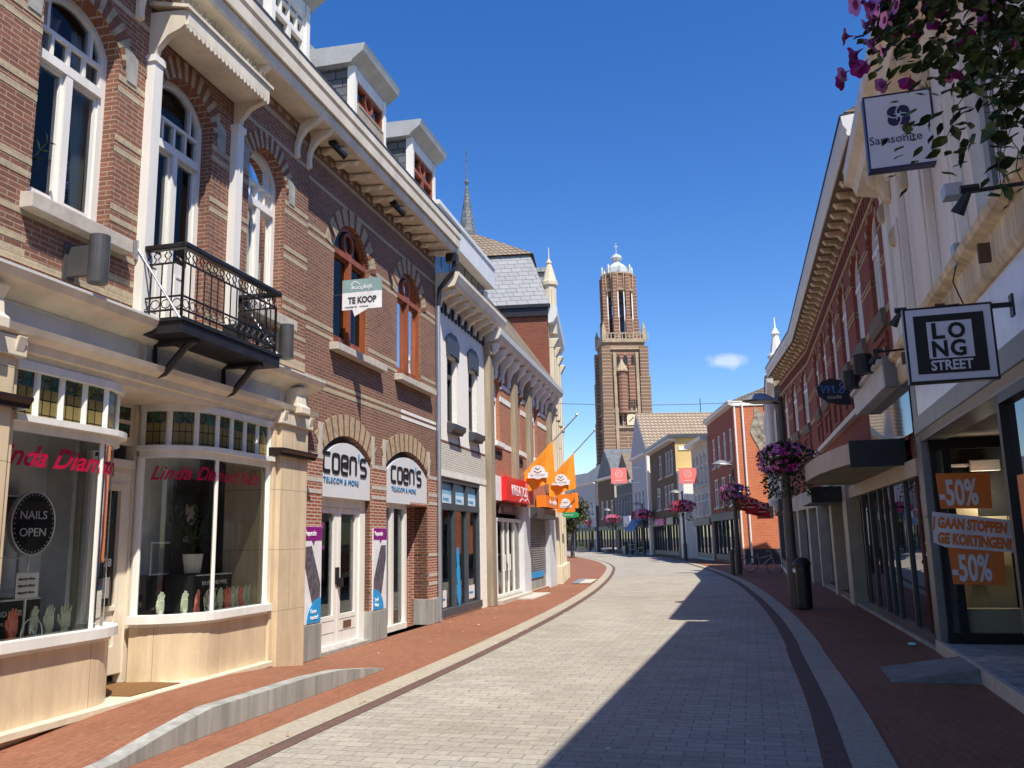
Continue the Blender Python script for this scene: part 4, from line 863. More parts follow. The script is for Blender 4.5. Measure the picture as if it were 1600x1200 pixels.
for a, b in ((-.95, -.2), (-2.95, -2.25), (-4.5, -3.7), (-7.6, -6.9), (-11, -10.3), (-14.6, -13.9)):
    mb = MB(FX); mb.box(a, b, 0, .1, 4.4, 7.0); mb.box(a+.12, b-.12, .1, .13, 4.6, 6.3); mb.prof([(0, 7.0), (.14, 7.0), (.22, 7.15), (0, 7.2)], a-.05, b+.05); mb.build('pilaster', M_WSTUC, XB, bevel=.012)
mb = MB(FX); mb.box(.15, .68, 0, .12, 4.3, 7.1); mb.build('pilaster', M_WSTUC, XB, bevel=.012)
for u, z in ((-.6, 5.9), (-1.9, 6.3), (.3, 6.6)):
    mb = MB(FX); mb.prof([(.1, z), (.2, z+.05), (.22, z+.22), (.1, z+.4)], u-.08, u+.08); mb.build('console', M_STAIN, XB, bevel=.02)
mb = MB(FX); mb.prof([(0, 4.0), (.06, 4.02), (.1, 4.1), (.1, 4.36), (.2, 4.42), (.22, 4.5), (0, 4.56)], -24, .72); mb.build('string_course', M_STAIN, XB, bevel=.008)
for u in (-.6, -2.0, -3.4, -5.6):
    mb = MB(FX); mb.box(u, u+.05, .08, .2, 4.12, 4.3); mb.build('rust_bracket', mat('rusty_iron', (.12, .07, .04), .9), XB)
mb = MB(FX); mb.prof([(0, 7.0), (.08, 7.02), (.12, 7.2), (.45, 7.28), (.5, 7.42), (.62, 7.5), (.62, 7.75), (.0, 7.75)], -24, .74); mb.build('eave', M_CREAM, XB)
for k in range(13):
    mb = MB(FX); u = -.35-k*1.75; mb.prof([(.1, 6.7), (.2, 6.75), (.26, 6.95), (.4, 7.05), (.44, 7.28), (.1, 7.25)], u-.12, u+.12); mb.build('eave_bracket', M_STAIN, XB, bevel=.03)
mb = MB(FX); mb.prof([(.55, 7.75), (-4.5, 10.0), (-9.5, 7.75)], -24, .7); mb.build('roof', M_TILE, XB)
# shop front
mb = MB(FX); mb.box(-24, -.3, -.25, .03, 3.36, 4.02); mb.build('white_fascia', mat('white_glass_fascia', (.72, .72, .72), .25, var=.06), XB)
mb = MB(FX); mb.prof([(-.3, 3.0), (.02, 3.0), (.02, 3.02), (.05, 3.12), (.05, 3.36), (-.3, 3.36)], -24, -.02); mb.box(-24, -.1, -.2, .06, 3.115, 3.13, 1); mb.build('shop_beam', [M_POSTG, M_BLACK], XB)
mb = MB(FX); mb.box(-.34, -.06, -.3, .04, 0, 4.1); mb.box(-.05, .16, -.3, .02, 0, 4.1); mb.box(-.36, -.05, -.3, .05, 1.9, 1.94, 0); mb.build('shop_post', M_POSTG, XB, bevel=.01)
mb = MB(FX); mb.box(-24, -.02, -5, .0, -.02, .16); mb.prof([(0, -.02), (.06, -.02), (.06, .17), (0, .17)], -24, -.02, 1); mb.build('step', [M_CONC, M_SILL], XB)
mb = MB(FX); mb.box(-4.45, -.35, -5, -.02, 3.02, 3.1); mb.build('lobby_ceiling', mat('brown_ceiling', (.24, .19, .15), .7), XB)
room(FX, -24, .6, .16, 3.0, -5, -9, XB, M_ROOM)
M_BEIGE = mat('beige_display_wall', (.5, .44, .3), .8, var=.05); M_BEIGED = mat('dull_beige_display', (.28, .25, .17), .8)
# display window at the far end of the lobby (faces the camera)
fx = FX.perp(-.42, 0, 0)   # u to the right (inwards), out towards the camera
pl_ = bpy.data.lights.new('display_lamp', 'POINT'); pl_.energy = 16; pl_.color = (1, .9, .72); pl_.shadow_soft_size = .08
plo = bpy.data.objects.new('display_lamp', pl_); COL.objects.link(plo); plo.location = fx.P(.8, -.22, 2.25)
dw = thing('display_window', 'dark framed display window with beige panels and sale posters at the lobby end', 'shop window', fx)
mb = MB(fx)
for u in (.06, .22, 1.02, 2.0, 3.0): mb.box(u, u+.1 if u > .1 else u+.05, -.06, .04, .17, 3.0)
mb.box(.05, 3.2, -.06, .05, .17, .3); mb.box(.05, 3.2, -.06, .04, 2.86, 3.02); mb.build('window_frame', mat('black_frame', (.015, .015, .015), .35), dw)
mb = MB(fx); mb.box(.08, 3.1, -.02, -.015, .25, 2.9); mb.build('pane', glass('dark_shop_glass', (.9, .9, .88), .15, .03), dw)
mb = MB(fx); mb.box(.3, .68, -.42, -.38, .3, 2.45); mb.box(.28, 1.06, -.47, -.43, .3, 1.9); mb.box(.3, 1.05, -.4, -.1, .3, .62); mb.box(.55, 1.02, -.36, -.3, .98, 1.22); mb.build('display_panel', M_BEIGE, dw)
mb = MB(fx); mb.box(1.1, 3.0, -.55, -.5, .3, 1.9); mb.build('display_back_wall', M_BEIGED, dw); mb = MB(fx); mb.box(.1, 3.2, -.8, -.72, .2, 3.0); mb.build('shop_back_wall', M_DARK, dw)
mb = MB(fx); mb.box(.28, .7, -.3, -.25, 2.62, 2.66); mb.box(.62, 1.0, -.3, -.2, 2.55, 2.7); mb.build('display_rail', M_GREYW, dw)
mb = MB(fx); mb.lathe([(.1, 0), (.1, .14), (.06, .16)], (.78, -.4, 2.38), 12); sp = mb.build('spot_lamp', M_DKGREY, dw); mb = MB(fx); mb.lathe([(.08, 0), (.08, .02)], (.78, -.4, 2.36), 12); mb.build('lamp_glass', emis('lamp_glow', (1, .95, .85), 3), sp)
M_SALEO = mat('orange_sale_print', (.75, .2, .04), .5, var=.03); M_SALEW = mat('white_sale_print', (.72, .7, .72), .5)
def sale(z0, lab, du=0):
    t = thing('sale_poster', lab, 'poster', fx, 'orange sale posters')
    mb = MB(fx); mb.prism([(.12+du, z0+.02), (.78+du, z0), (.8+du, z0+.5), (.1+du, z0+.52)], .045, .055); mb.build('poster_sheet', M_SALEO, t)
    text(t, fx, '-50%', .12+du, .057, z0+.07, .5, M_SALEW, sx=.5, bold=.014)
sale(2.0, 'orange poster reading -50% in the upper part of the display window'); sale(.95, 'orange poster reading -50% in the lower part of the display window', .06)
t = thing('closing_banner', 'white banner with orange letters GAAN STOPPEN across the display window', 'banner', fx)
mb = MB(fx); mb.prism([(-.02, 1.55), (.12, 1.48), (1.62, 1.32), (1.62, 1.74), (.0, 1.98)], .058, .066); mb.build('banner_sheet', M_SALEW, t)
ro = R(-7)
text(t, fx, 'J GAAN STOPPEN', -.01, .068, 1.77, .2, M_SALEO, sx=.6, bold=.011, rot=ro); text(t, fx, 'GE KORTINGEN!', .03, .068, 1.55, .2, M_SALEO, sx=.62, bold=.011, rot=ro)
# street window nearest to the camera
mb = MB(FX)
for u in (-4.87, -7.8, -10.5, -13.5): mb.box(u, u+.1, -.12, .02, .17, 3.0)
mb.box(-24, -4.8, -.12, .02, .17, .32); mb.box(-24, -4.8, -.12, .02, 2.9, 3.0)
sw = mb.build('shop_window', M_BLACK, XB); mb = MB(FX); mb.box(-24, -4.82, -.06, -.05, .25, 2.95); mb.build('pane', darkglass('mirror_glass', (.02, .025, .03), .02), sw)
fp2 = FX.sub(-4.6, .03, 0); t = thing('painted_reflection', 'red and white reflection painted as a sale print on the street window beside the lobby', 'poster', FX)  # red reflection in the pane, painted as a flat lettered sheet
mb = MB(FX); mb.box(-5.95, -5.0, -.04, -.03, 1.2, 2.2); mb.build('reflection_sheet', M_SALEO, t); text(t, FX, '-50%', -5.06, -.028, 1.5, .4, M_SALEW, sx=.8)
t = thing('concrete_ramp', 'small grey concrete ramp leading up to the shop step', 'ramp', FX); mb = MB(FX)
mb.add([(-2.9, .06, 0), (-2.9, .06, .16), (-2.9, 1.0, .01), (-1.75, .06, 0), (-1.75, .06, .16), (-1.75, 1.0, .01), (-2.9, 1.0, -.01), (-1.75, 1.0, -.01)], [(0, 1, 2, 6), (3, 4, 5, 7), (1, 4, 5, 2), (2, 5, 7, 6), (0, 3, 4, 1)]); mb.build('ramp_slab', mat('dark_concrete', (.22, .22, .21), .85, var=.2, scale=4), t)
# box sign of the luggage shop
f = FX.perp(-3.9, .0, 5.8); t = thing('luggage_sign', 'white square box sign with dark knot emblem reading Samsonite', 'sign', f)
M_BOXW = mat('pale_sign_face', (.6, .62, .68), .35, var=.03); M_NAVY = mat('navy_print', (.02, .02, .08), .4)
fs = f; mb = MB(fs); mb.box(-.83, -.11, -.07, .07, .0, .9); mb.build('sign_box', M_BOXW, t, bevel=.012)
mb = MB(fs); mb.ring(rect(-.835, -.105, -.005, .905), rect(-.815, -.125, .015, .885), -.075, .074); mb.build('sign_edge', M_NAVY, t)
text(t, fs, 'Samsonite', -.81, .072, .3, .14, M_NAVY, sx=.98)
mb = MB(fs); cx, cz = -.47, .62
for k in range(4):
    a0 = R(90*k+45); mb.disc(cx+.066*math.cos(a0), cz+.066*math.sin(a0), .074, .074, .07, .0755+.0004*k, 24)
mb.build('emblem', M_NAVY, t); mb = MB(fs)
for k in range(4):
    a0 = R(90*k+45); px, pz = cx+.066*math.cos(a0), cz+.066*math.sin(a0)
    stroke(mb, [(px+.07*math.cos(a0+R(q)), pz+.07*math.sin(a0+R(q))) for q in range(75, 226, 15)], .011, .07, .0785+.0004*k)
mb.disc(cx, cz, .02, .02, .07, .082, 12); mb.build('emblem_lines', M_BOXW, t)
mb = MB(fs); mb.box(-.12, .02, -.03, .03, .72, .8); mb.box(-.12, .02, -.03, .03, .08, .14); mb.box(.0, .02, -.04, .04, .66, .9); mb.build('sign_bracket', M_STEEL, t)
# LONG STREET sign
f = FX.perp(-6.16, .14, 2.9); t = thing('long_street_sign', 'black and white square sign reading LONG STREET', 'sign', f)
t.scale = (.94,)*3; fs = FR(f.p, f.h, 'L'); mb = MB(fs); mb.box(-.9, -.16, -.05, .05, .04, .74, 0); mb.box(-.88, -.18, .05, .054, .06, .72, 1); mb.box(-.82, -.24, .054, .058, .12, .66, 0); mb.box(-.715, -.345, .058, .061, .255, .595, 1)
M_BLK = mat('black_sign_face', (.012, .012, .014), .35); mb.build('sign_board', [M_BLK, M_BOXW], t)
for s_, u, z in (('L', -.685, .44), ('O', -.545, .44), ('N', -.695, .275), ('G', -.54, .275)): text(t, fs, s_, u, .0615, z, .2 if s_ != 'O' else .19, M_BLK, bold=.007, sx=.92 if s_ != 'L' else 1.1)
text(t, fs, 'STREET', -.71, .0595, .15, .125, M_BOXW, bold=.003, sx=.84)
mb = MB(fs); mb.box(-.16, .02, -.02, .02, .69, .73); mb.box(.0, .02, -.05, .05, .6, .8); mb.build('sign_bracket', M_BLACK, t)
# arm spotlights over the fascia
def armlight(u, z, lab):
    f = FX.perp(u, .05, z); t = thing('arm_spotlight', lab, 'lamp', f, 'black arm spotlights')
    mb = MB(f); mb.box(-.02, .02, -.03, .03, -.1, .12); mb.tube([(0, 0, .05), (-.62, .02, .02)], .016, 6); mb.build('lamp_arm', M_BLACK, t)
    mb = MB(f); mb.tube([(-.58, .05, .03), (-.7, .05, .03)], .03, 6); mb.tube([(-.64, .05, .02), (-.72, -.02, -.12)], [.02, .05], 8); mb.build('lamp_head', M_BLACK, t)
armlight(-4.1, 4.05, 'black arm spotlight reaching over the LONG STREET sign'); armlight(-1.9, 4.05, 'black arm spotlight half hidden left of the LONG STREET sign'); armlight(-7.6, 4.05, 'black arm spotlight right of the LONG STREET sign at the picture edge')
f = FX.sub(-4.55, .1, 4.75); t = thing('wall_junction_box', 'small grey electric box with a loose cable on the cream ledge', 'box', f); mb = MB(f); mb.box(-.08, .08, 0, .1, -.35, -.12); mb.build('box_case', M_ZINC, t, bevel=.01); mb = MB(f); mb.tube([(0, .08, -.35), (.03, .12, -.5), (-.02, .1, -.62), (.02, .05, -.75)], .008, 5); mb.build('cable', M_BLACK, t)
f = FX.sub(-5.4, .1, 4.9); t = thing('floodlight', 'small grey floodlight on the cream ledge of the white building', 'lamp', f); mb = MB(f); mb.tube([(0, 0, 0), (0, .18, 0)], .02, 6); mb.box(-.09, .09, .14, .3, -.07, .06); mb.build('lamp_case', M_ZINC, t, bevel=.01)
# ---- curved brick building
M_BR3 = brick('dark_red_brick', (.3, .075, .045), (.22, .055, .035), (.2, .1, .075), stain=.15)
FB = FR(PP, 14.3, 'R'); FB2 = FR(FB.P(17, 0), 9.5, 'R')
BB = thing('curved_brick_building', 'long dark red brick building following the bend with white windows and eaves', 'building', FB)
M_DAB = mat('tan_dressing', (.42, .3, .15), .8, var=.15)
EZ = 8.35
def brickseg(fr, u0, u1, nw, w0, par):
    # par is at frame fr
    Ws = [(w0+2.42*k, w0+2.42*k+1.16) for k in range(nw)]
    mb = MB(fr); mb.wall(rect(u0, u1, 3.15, EZ+.3), [arch(a, b, 5.56, 6.95, 7.45) for a, b in Ws], 0, .28, 0)
    ed = [u0]+[x for W_ in Ws for x in W_]+[u1]
    for a, b in zip(ed[::2], ed[1::2]):
        for z in (6.9, 6.22): mb.box(a, b, -.25, .012, z, z+.055, 1); mb.box(a, b, -.25, .014, z+.1, z+.15, 1)
        mb.box(a, b, -.02, .016, 5.4, 5.52, 1)
    for a, b in Ws:
        vouss(mb, a-.02, b+.02, 6.95, 7.45, .22, 17, -.02, .02, (0, 0, 1), .0)
        for s_ in (-.06, b-a+.02): mb.box(a+s_, a+s_+.03, 0, .03, 4.5, 5.1, 0)
        mb.ring(rect(a-.05, b+.05, 4.45, 5.12), rect(a+.05, b-.05, 4.55, 5.02), 0, .05, 0)
    for k in range(int((u1-u0)/.3)): mb.box(u0+.1+k*.3, u0+.22+k*.3, 0, .04, EZ-.75, EZ-.45, 0)
    mb.box(u0, u1, 0, .03, EZ-.42, EZ-.34, 1); mb.box(u0, u1, 0, .04, EZ-.86, EZ-.78, 1)
    wl = mb.build('wall', [M_BR3, M_DAB], par)
    for a, b in Ws:
        casement(fr, par, a, b, 5.58, 6.95, 7.45, -.08, M_WHITE, trans=6.7, t=.1, low=7.0, bars=3, pane=M_DGLASS)
        mb = MB(fr); mb.prof([(-.2, 5.2), (.06, 5.2), (.1, 5.3), (.1, 5.5), (-.2, 5.57)], a-.12, b+.12); mb.build('window_sill', mat('brown_grey_stone', (.17, .145, .11), .85, var=.2, scale=5), par)
    mb = MB(fr); mb.prof([(0, EZ), (.48, EZ), (.5, EZ+.05), (.48, EZ+.1), (.54, EZ+.2), (.56, EZ+.36), (0, EZ+.42)], u0-.02, u1+.03); mb.box(u0, u1, .0, .46, EZ-.015, EZ, 2); mb.prof([(.38, EZ+.38), (.58, EZ+.36), (.58, EZ+.4), (.38, EZ+.44)], u0, u1, 1); mb.build('eave', [M_GREYW, M_BLACK, mat('brown_soffit', (.2, .16, .11), .8, var=.2)], par)
    for k in range(int((u1-u0)/.58)):
        mb = MB(fr); u = u0+.2+k*.58; mb.prof([(0, EZ-.22), (.06, EZ-.22), (.14, EZ-.12), (.34, EZ-.1), (.4, EZ-.02), (0, EZ-.02)], u, u+.17); mb.build('eave_bracket', M_STAIN, par)
brickseg(FB, .7, 17, 6, 1.62, BB)
e2 = bpy.data.objects.new('curved_wing', None); COL.objects.link(e2); e2.parent = BB
e2.matrix_local = (Matrix.Translation(FB.p) @ Matrix.Rotation(FB.rz, 4, 'Z')).inverted() @ (Matrix.Translation(FB2.p) @ Matrix.Rotation(FB2.rz, 4, 'Z'))
brickseg(FB2, 0, 7.0, 3, .5, e2)
mb = MB(FB); mb.prof([(0, 0), (-9, 0), (-9, EZ+.4), (0, EZ+.4)], .68, 17); mb.v = mb.v; 
mb = MB(FB); mb.face([(.68, -.01, 0), (.68, -9, 0), (.68, -9, EZ+.4), (.68, -.01, EZ+.4)]); mb.face([(.68, -9, 0), (17, -9, 0), (17, -9, EZ+.4), (.68, -9, EZ+.4)]); mb.build('side_wall', M_BR3, BB)
mb = MB(FB); mb.prof([(.5, EZ+.44), (-4, EZ+2.6), (-9, EZ+.44)], .7, 17); mb.build('roof', M_TILE, BB)
mb = MB(FB2); mb.prof([(.5, EZ+.44), (-4, EZ+2.6), (-9, EZ+.44)], 0, 7); mb.build('roof', M_TILE, e2)
mb = MB(FB2); mb.face([(7, -.01, 0), (7, -9, 0), (7, -9, EZ+.4), (7, -.01, EZ+.4)]); mb.face([(0, -9, 0), (7, -9, 0), (7, -9, EZ+.4), (0, -9, EZ+.4)]); mb.build('side_wall', M_BR3, e2)
for fr, par, u0, u1 in ((FB, BB, .7, 17), (FB2, e2, 0, 7)): room(fr, u0, u1, 0, 3.1, -.5, -5, par, M_DARK)
# shop level: frames, doors, fascia, canopies
mb = MB(FB)
for u in (.2, 1.6, 3.0, 3.7, 4.4, 5.6, 6.8): mb.box(u, u+.07, -.1, .0, .05, 2.56)
mb.box(.16, 6.9, -.2, .02, .0, .2); sf = mb.build('shop_window', M_ANTH, BB)
mb = MB(FB); mb.box(.2, 6.85, -.045, -.04, .15, 2.55); mb.build('pane', darkglass('shop_glass', (.015, .018, .02), .012), sf)
mb = MB(FB); mb.box(.2, 8.6, -.2, .04, 2.54, 2.8); mb.build('shop_fascia', mat('beige_fascia', (.45, .38, .29), .6, var=.08), BB)
mb = MB(FB); mb.box(.2, 4.3, -.3, .03, 3.2, 4.03); mb.build('clerestory', darkglass('clerestory_glass', (.05, .06, .06), .03), BB)
mb = MB(FB); mb.prof([(0, 4.03), (.26, 4.03), (.28, 4.4), (.34, 4.42), (.34, 4.48), (0, 4.52)], .82, 4.4); mb.box(.7, .84, .0, .27, 4.0, 4.5, 1); mb.build('sign_fascia', [mat('grey_fascia', (.5, .49, .47), .5, var=.08), M_POSTG], BB)
mb = MB(FB); mb.prof([(0, 4.2), (.14, 4.2), (.16, 4.3), (0, 4.34)], 4.4, 17); mb.build('shop_cornice', M_GREYW, BB)
cp = [(1.1, 0), (1.1, .85), (2.2, 1.02), (3.4, 1.14), (4.64, 1.2), (5.8, 1.22), (6.6, 1.14), (7.2, .9), (7.5, .5), (7.6, 0)]
mb = MB(FB); mb.plan(cp, 2.82, 3.16); cn = mb.build('canopy', mat('pinkish_canopy', (.36, .29, .25), .5, var=.1), BB)
mb = MB(FB); mb.box(1.07, 1.1, 0, .86, 2.76, 3.2); mb.build('canopy_end', M_BLACK, cn)
mb = MB(FB)
for i in range(1, len(cp)-2): mb.face([(cp[i][0], cp[i][1]-.04, 2.81), (cp[i+1][0], cp[i+1][1]-.04, 2.81), (cp[i+1][0], .02, 2.81), (cp[i][0], .02, 2.81)])
mb.build('canopy_soffit', brick('plank_soffit', (.36, .32, .24), (.3, .27, .2), (.08, .07, .06), bw=6, rh=.16, ms=.01, bump=.2, mode='obj'), cn)
for a, b in ((8.6, 9.4), (12.2, 12.8), (16.6, 17.0)): mb = MB(FB); mb.box(a, b, -.2, .12, 0, 3.1); mb.build('shop_pier', mat('pale_pier', (.4, .37, .3), .6, var=.1), BB)
mb = MB(FB)
for u in (9.4, 10.2, 11.3, 13.2, 14.2, 15.4): mb.box(u, u+.08, -.24, -.15, .05, 2.6)
mb.box(8.9, 16.8, -.3, .0, 0, .15); s2 = mb.build('shop_window', mat('brown_red_frame', (.12, .03, .025), .4), BB); mb = MB(FB); mb.box(9.4, 16.6, -.2, -.19, .1, 2.6); mb.build('pane', darkglass('shop_glass'), s2)
mb = MB(FB); mb.box(9.3, 12.8, 0, .85, 2.5, 2.86); mb.build('canopy', mat('mauve_canopy', (.22, .2, .22), .5), BB); mb = MB(FB); mb.box(9.26, 9.3, 0, .86, 2.48, 2.88); mb.build('canopy_end', M_BLACK, BB)
mb = MB(FB); mb.box(7.6, 17, -.25, .02, 2.6, 3.2); mb.build('shop_lintel', M_POSTG, BB)
for u in (0, 2.0, 4.4, 6.6): mb = MB(FB2); mb.box(u, u+.4, -.3, .06, 0, 3.2); mb.build('shop_pier', mat('pale_pier', (.4, .37, .3)), e2)
mb = MB(FB2); mb.box(0, 7, -.3, .05, 2.6, 3.2); s3 = mb.build('shop_lintel', mat('pale_pier', (.4, .37, .3)), e2); mb = MB(FB2); mb.box(.1, 6.9, -.2, -.19, 0, 2.6); mb.build('pane', darkglass('shop_glass'), e2)
mb = MB(FB); mb.box(.0, 17, -.3, .06, -.02, .06); mb.build('step', M_CONC, BB)
# hanging shop sign and spot drums
f = FB.perp(6.3, .06, 4.5); t = thing('fashion_sign', 'black drop-shaped hanging sign with blue script ms and mode', 'sign', f)
mb = MB(f); L = [(-.04, .0), (-.04, .5)]+[(-.42+.36*math.cos(R(q)), .32+.3*math.sin(R(q))) for q in range(60, 261, 20)]
mb.prism([(-.02, .02), (-.05, .42), (-.2, .58), (-.42, .64), (-.62, .58), (-.74, .42), (-.72, .26), (-.55, .12), (-.3, .04)], -.05, .05); mb.build('sign_board', M_BLK, t, bevel=.01)
mb = MB(f); M_SCR = mat('blue_script', (.06, .16, .5), .4)
stroke(mb, [(-.68, .5), (-.62, .47), (-.6, .3), (-.55, .45), (-.5, .48), (-.49, .3), (-.43, .46), (-.38, .46), (-.38, .32), (-.33, .3)], .022, .05, .06); mb.build('lettering', M_SCR, t); mb = MB(f); stroke(mb, [(-.12, .5), (-.2, .53), (-.25, .47), (-.2, .42), (-.14, .36), (-.2, .29), (-.28, .31), (-.2, .4), (-.1, .5)], .022, .05, .06); mb.build('lettering', M_SCR, t)
text(t, f, 'mode', -.52, .055, .17, .13, mat('grey_print', (.35, .33, .3)), bold=.003); mb = MB(f); mb.tube([(-.05, 0, .3), (.06, 0, .3)], .02, 6); mb.build('sign_bracket', M_BLACK, t)
def drum(u, lab):
    f = FB.sub(u, .02, 4.45); t = thing('spot_drum', lab, 'lamp', f, 'black spot drums'); mb = MB(f); mb.lathe([(.13, 0), (.17, .02), (.17, .05), (.15, .3), (.12, .32)], (0, .42, -.05), 16) if False else mb.tube([(0, .42, -.05), (0, .42, .28)], .155, 14); mb.build('lamp_drum', M_BLACK, t)
    mb = MB(f); mb.tube([(0, 0, .2), (0, .3, .2)], .025, 6); mb.box(-.06, .06, 0, .05, .05, .4); mb.build('lamp_bracket', M_BLACK, t)
drum(1.65, 'black drum lamp on the brick wall nearest the white building'); drum(3.2, 'black drum lamp on the brick wall beside the drop-shaped sign')
# ================================================================ far houses along the bend
def farhouse(fr, L, H, dep, lab, wm, em, wins=(), shop=3.2, roof=None, rm=None, wmat=None, eo=.25, name='town_house', shopm=None, fas=None):
    t = thing(name, lab, 'building', fr)
    mb = MB(fr); hs_ = [rect(u, u+w_, z, z+h) for u, z, w_, h in wins]
    sh = [rect(.4, L-.4, .15, shop-.5)] if shop else []
    mb.wall(rect(0, L, 0, H), hs_+sh, 0, .2); mb.build('wall', wm, t)
    mb = MB(fr); mb.face([(0, -.01, 0), (0, -dep, 0), (0, -dep, H), (0, -.01, H)]); mb.face([(L, -.01, 0), (L, -dep, 0), (L, -dep, H), (L, -.01, H)]); mb.face([(0, -dep, 0), (L, -dep, 0), (L, -dep, H), (0, -dep, H)]); mb.face([(0, 0, H), (L, 0, H), (L, -dep, H), (0, -dep, H)]); mb.build('side_wall', em, t)
    for u, z, w_, h in wins:
        mb = MB(fr); mb.ring(rect(u, u+w_, z, z+h), rect(u+.08, u+w_-.08, z+.08, z+h-.08), -.15, -.05); mb.box(u, u+w_, -.15, -.05, z+h*.62, z+h*.62+.07)
        if w_ > .9: mb.box(u+w_/2-.05, u+w_/2+.05, -.15, -.05, z, z+h)
        wn = mb.build('window', wmat or M_WHITE, t); mb = MB(fr); mb.box(u+.05, u+w_-.05, -.11, -.1, z+.05, z+h-.05); mb.build('pane', M_DGLASS, wn)
        mb = MB(fr); mb.box(u-.08, u+w_+.08, -.05, .08, z-.12, z); mb.build('window_sill', M_SILL, wn)
    if shop:
        mb = MB(fr); n = max(2, int(L/1.4))
        for k in range(n+1): u = .4+(L-.8-.1)*k/n; mb.box(u, u+.1, -.18, -.05, .15, shop-.5)
        mb.box(.4, L-.4, -.19, -.04, .15, .5)
        s = mb.build('shop_window', shopm or M_ANTH, t); mb = MB(fr); mb.box(.4, L-.4, -.15, -.14, .2, shop-.5); mb.build('pane', darkglass('shop_glass'), s)
        mb = MB(fr); mb.box(.1, L-.1, 0, .15, shop-.5, shop); mb.build('shop_fascia', fas or M_ANTH, t)
    if eo: mb = MB(fr); mb.prof([(0, H-.25), (eo, H-.15), (eo+.05, H+.1), (0, H+.12)], -.05, L+.05); mb.build('eave', M_GREYW, t)
    if roof == 'ridge_u': mb = MB(fr); mb.prof([(eo+.1, H+.1), (-dep/2, H+dep*.36), (-dep, H+.1)], -.1, L+.1); mb.build('roof', rm or M_TILE, t)
    if roof == 'ridge_o':
        mb = MB(fr); mb.prism([(-.15, H), (L/2, H+L*.5), (L+.15, H)], .1, -dep, 0); mb.build('roof', rm or M_TILE, t)
    return t
M_PGREY = mat('pale_grey_render', (.42, .43, .45), .8, var=.08); M_BEIGEW = mat('beige_render', (.5, .46, .37), .8, var=.08); M_DBROWN = brick('dark_brown_brick', (.16, .11, .065), (.13, .09, .055), (.1, .08, .06), stain=.1)
M_YEL = brick('yellow_brick', (.62, .44, .16), (.55, .39, .15), (.5, .4, .24), stain=.08); M_DKHOUSE = mat('dark_grey_render', (.1, .1, .11), .7, var=.15)
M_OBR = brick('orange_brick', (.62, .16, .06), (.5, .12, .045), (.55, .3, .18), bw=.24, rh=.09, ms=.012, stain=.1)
M_OBR2 = brick('shaded_front_brick', (.34, .1, .06), (.28, .08, .05), (.22, .12, .08), stain=.1)  # darker copy of orange_brick, the front's shade put into its colour
M_RUB = mat('rubble_stone', (.36, .32, .24), .95, var=.45, scale=3.5, bump=1)
FO2 = FR((11.35, 36.9), 15.5, 'R')
o_ = farhouse(FO2, 11, 8.4, 7, 'pale ornate house with columns beside the end of the curved brick building', M_WSTUC, M_RUB, [(1+2.4*k, 4.4, 1.1, 2.4) for k in range(4)], roof='ridge_u')
mb = MB(FO2)
for u in (.2, 2.6, 5, 7.4, 9.8): mb.lathe([(.22, 3.2), (.22, 3.5), (.16, 3.6), (.14, 6.9), (.22, 7.1), (.22, 7.4)], (u, .22, 0), 10)
mb.build('column', M_WSTUC, o_)
mb = MB(FO2); mb.lathe([(.32, 8.4), (.32, 9.6), (.42, 9.7), (.42, 9.8), (.3, 9.9), (.14, 10.7), (.2, 10.8), (.05, 11.1), (.02, 11.6)], (2.0, -.3, 0), 8); mb.build('turret', M_WHITE, o_)
FOR = FR((13.45, 52.2), 3, 'R')
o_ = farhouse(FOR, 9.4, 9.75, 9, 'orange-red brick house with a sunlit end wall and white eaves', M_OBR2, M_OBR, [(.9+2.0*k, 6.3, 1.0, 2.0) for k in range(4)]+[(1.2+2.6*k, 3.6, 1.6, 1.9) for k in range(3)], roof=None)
mb = MB(FOR); mb.box(-.06, 0, -9, 0, 9.5, 9.8); mb.box(-.03, 0, -.14, -.05, 0, 9.5); mb.build('white_trim', M_WHITE, o_)
mb = MB(FOR); mb.tube([(-.1, -.55, 9.6), (-.1, -.55, .1)], .06, 8); mb.build('drain_pipe', M_WHITE, o_)
mb = MB(FOR); mb.prism([(0, 0)]*3, 0, 0) if False else mb.add([(-.04, -1.3, 9.5), (-.04, -1.25, 8.9), (-.04, -1.1, 8.5), (-.04, -.95, 7.9), (-.04, -1.1, 7.5), (-.04, -1.4, 6.9), (-.04, -1.6, 5.6), (-.04, -2.4, 4.4), (-.04, -6, 4.4), (-.04, -6, 9.5)], [tuple(range(9))]); mb.build('rubble_patch', M_RUB, o_)
mb = MB(FOR); mb.box(-.05, -.01, -2.0, -1.05, 2.75, 3.6); mb.build('wall_board', M_BLACK, o_); mb = MB(FOR); mb.box(-.06, -.01, -6, -.2, 0, .9); mb.build('plinth', mat('dark_plinth', (.06, .05, .05), .8), o_)
mb = MB(FOR); mb.prof([(.3, 9.75), (-3, 11.0), (-9, 9.75)], 0, 9.4); mb.build('roof', M_TILE, o_)
farhouse(FR((13.9, 61.7), 1.5, 'R'), 6.6, 8.7, 8, 'beige house with tall grouped windows left of the orange-red brick house', M_BEIGEW, M_BEIGEW, [(.5+1.5*k, 5.4, 1.1, 2.4) for k in range(4)]+[(.5+1.5*k, 3.2, 1.1, 1.7) for k in range(4)], eo=.5, shop=3.0)
mb = MB()
FY = FR((13.6, 72.5), -.5, 'R')
o_ = farhouse(FY, 13, 9.9, 9, 'brown brick house with a yellow brick end wall and flat overhanging roof', M_DBROWN, M_YEL, [(1.2+1.3*k, 7.0, 1.1, 2.1) for k in range(3)]+[(6.6, 7.0, 1.6, 2.1)]+[(1.5+1.6*k, 4.2, 1.3, 2.0) for k in range(3)]+[(8, 4.2, 2, 2.0)], eo=.5, wmat=M_GREYW)
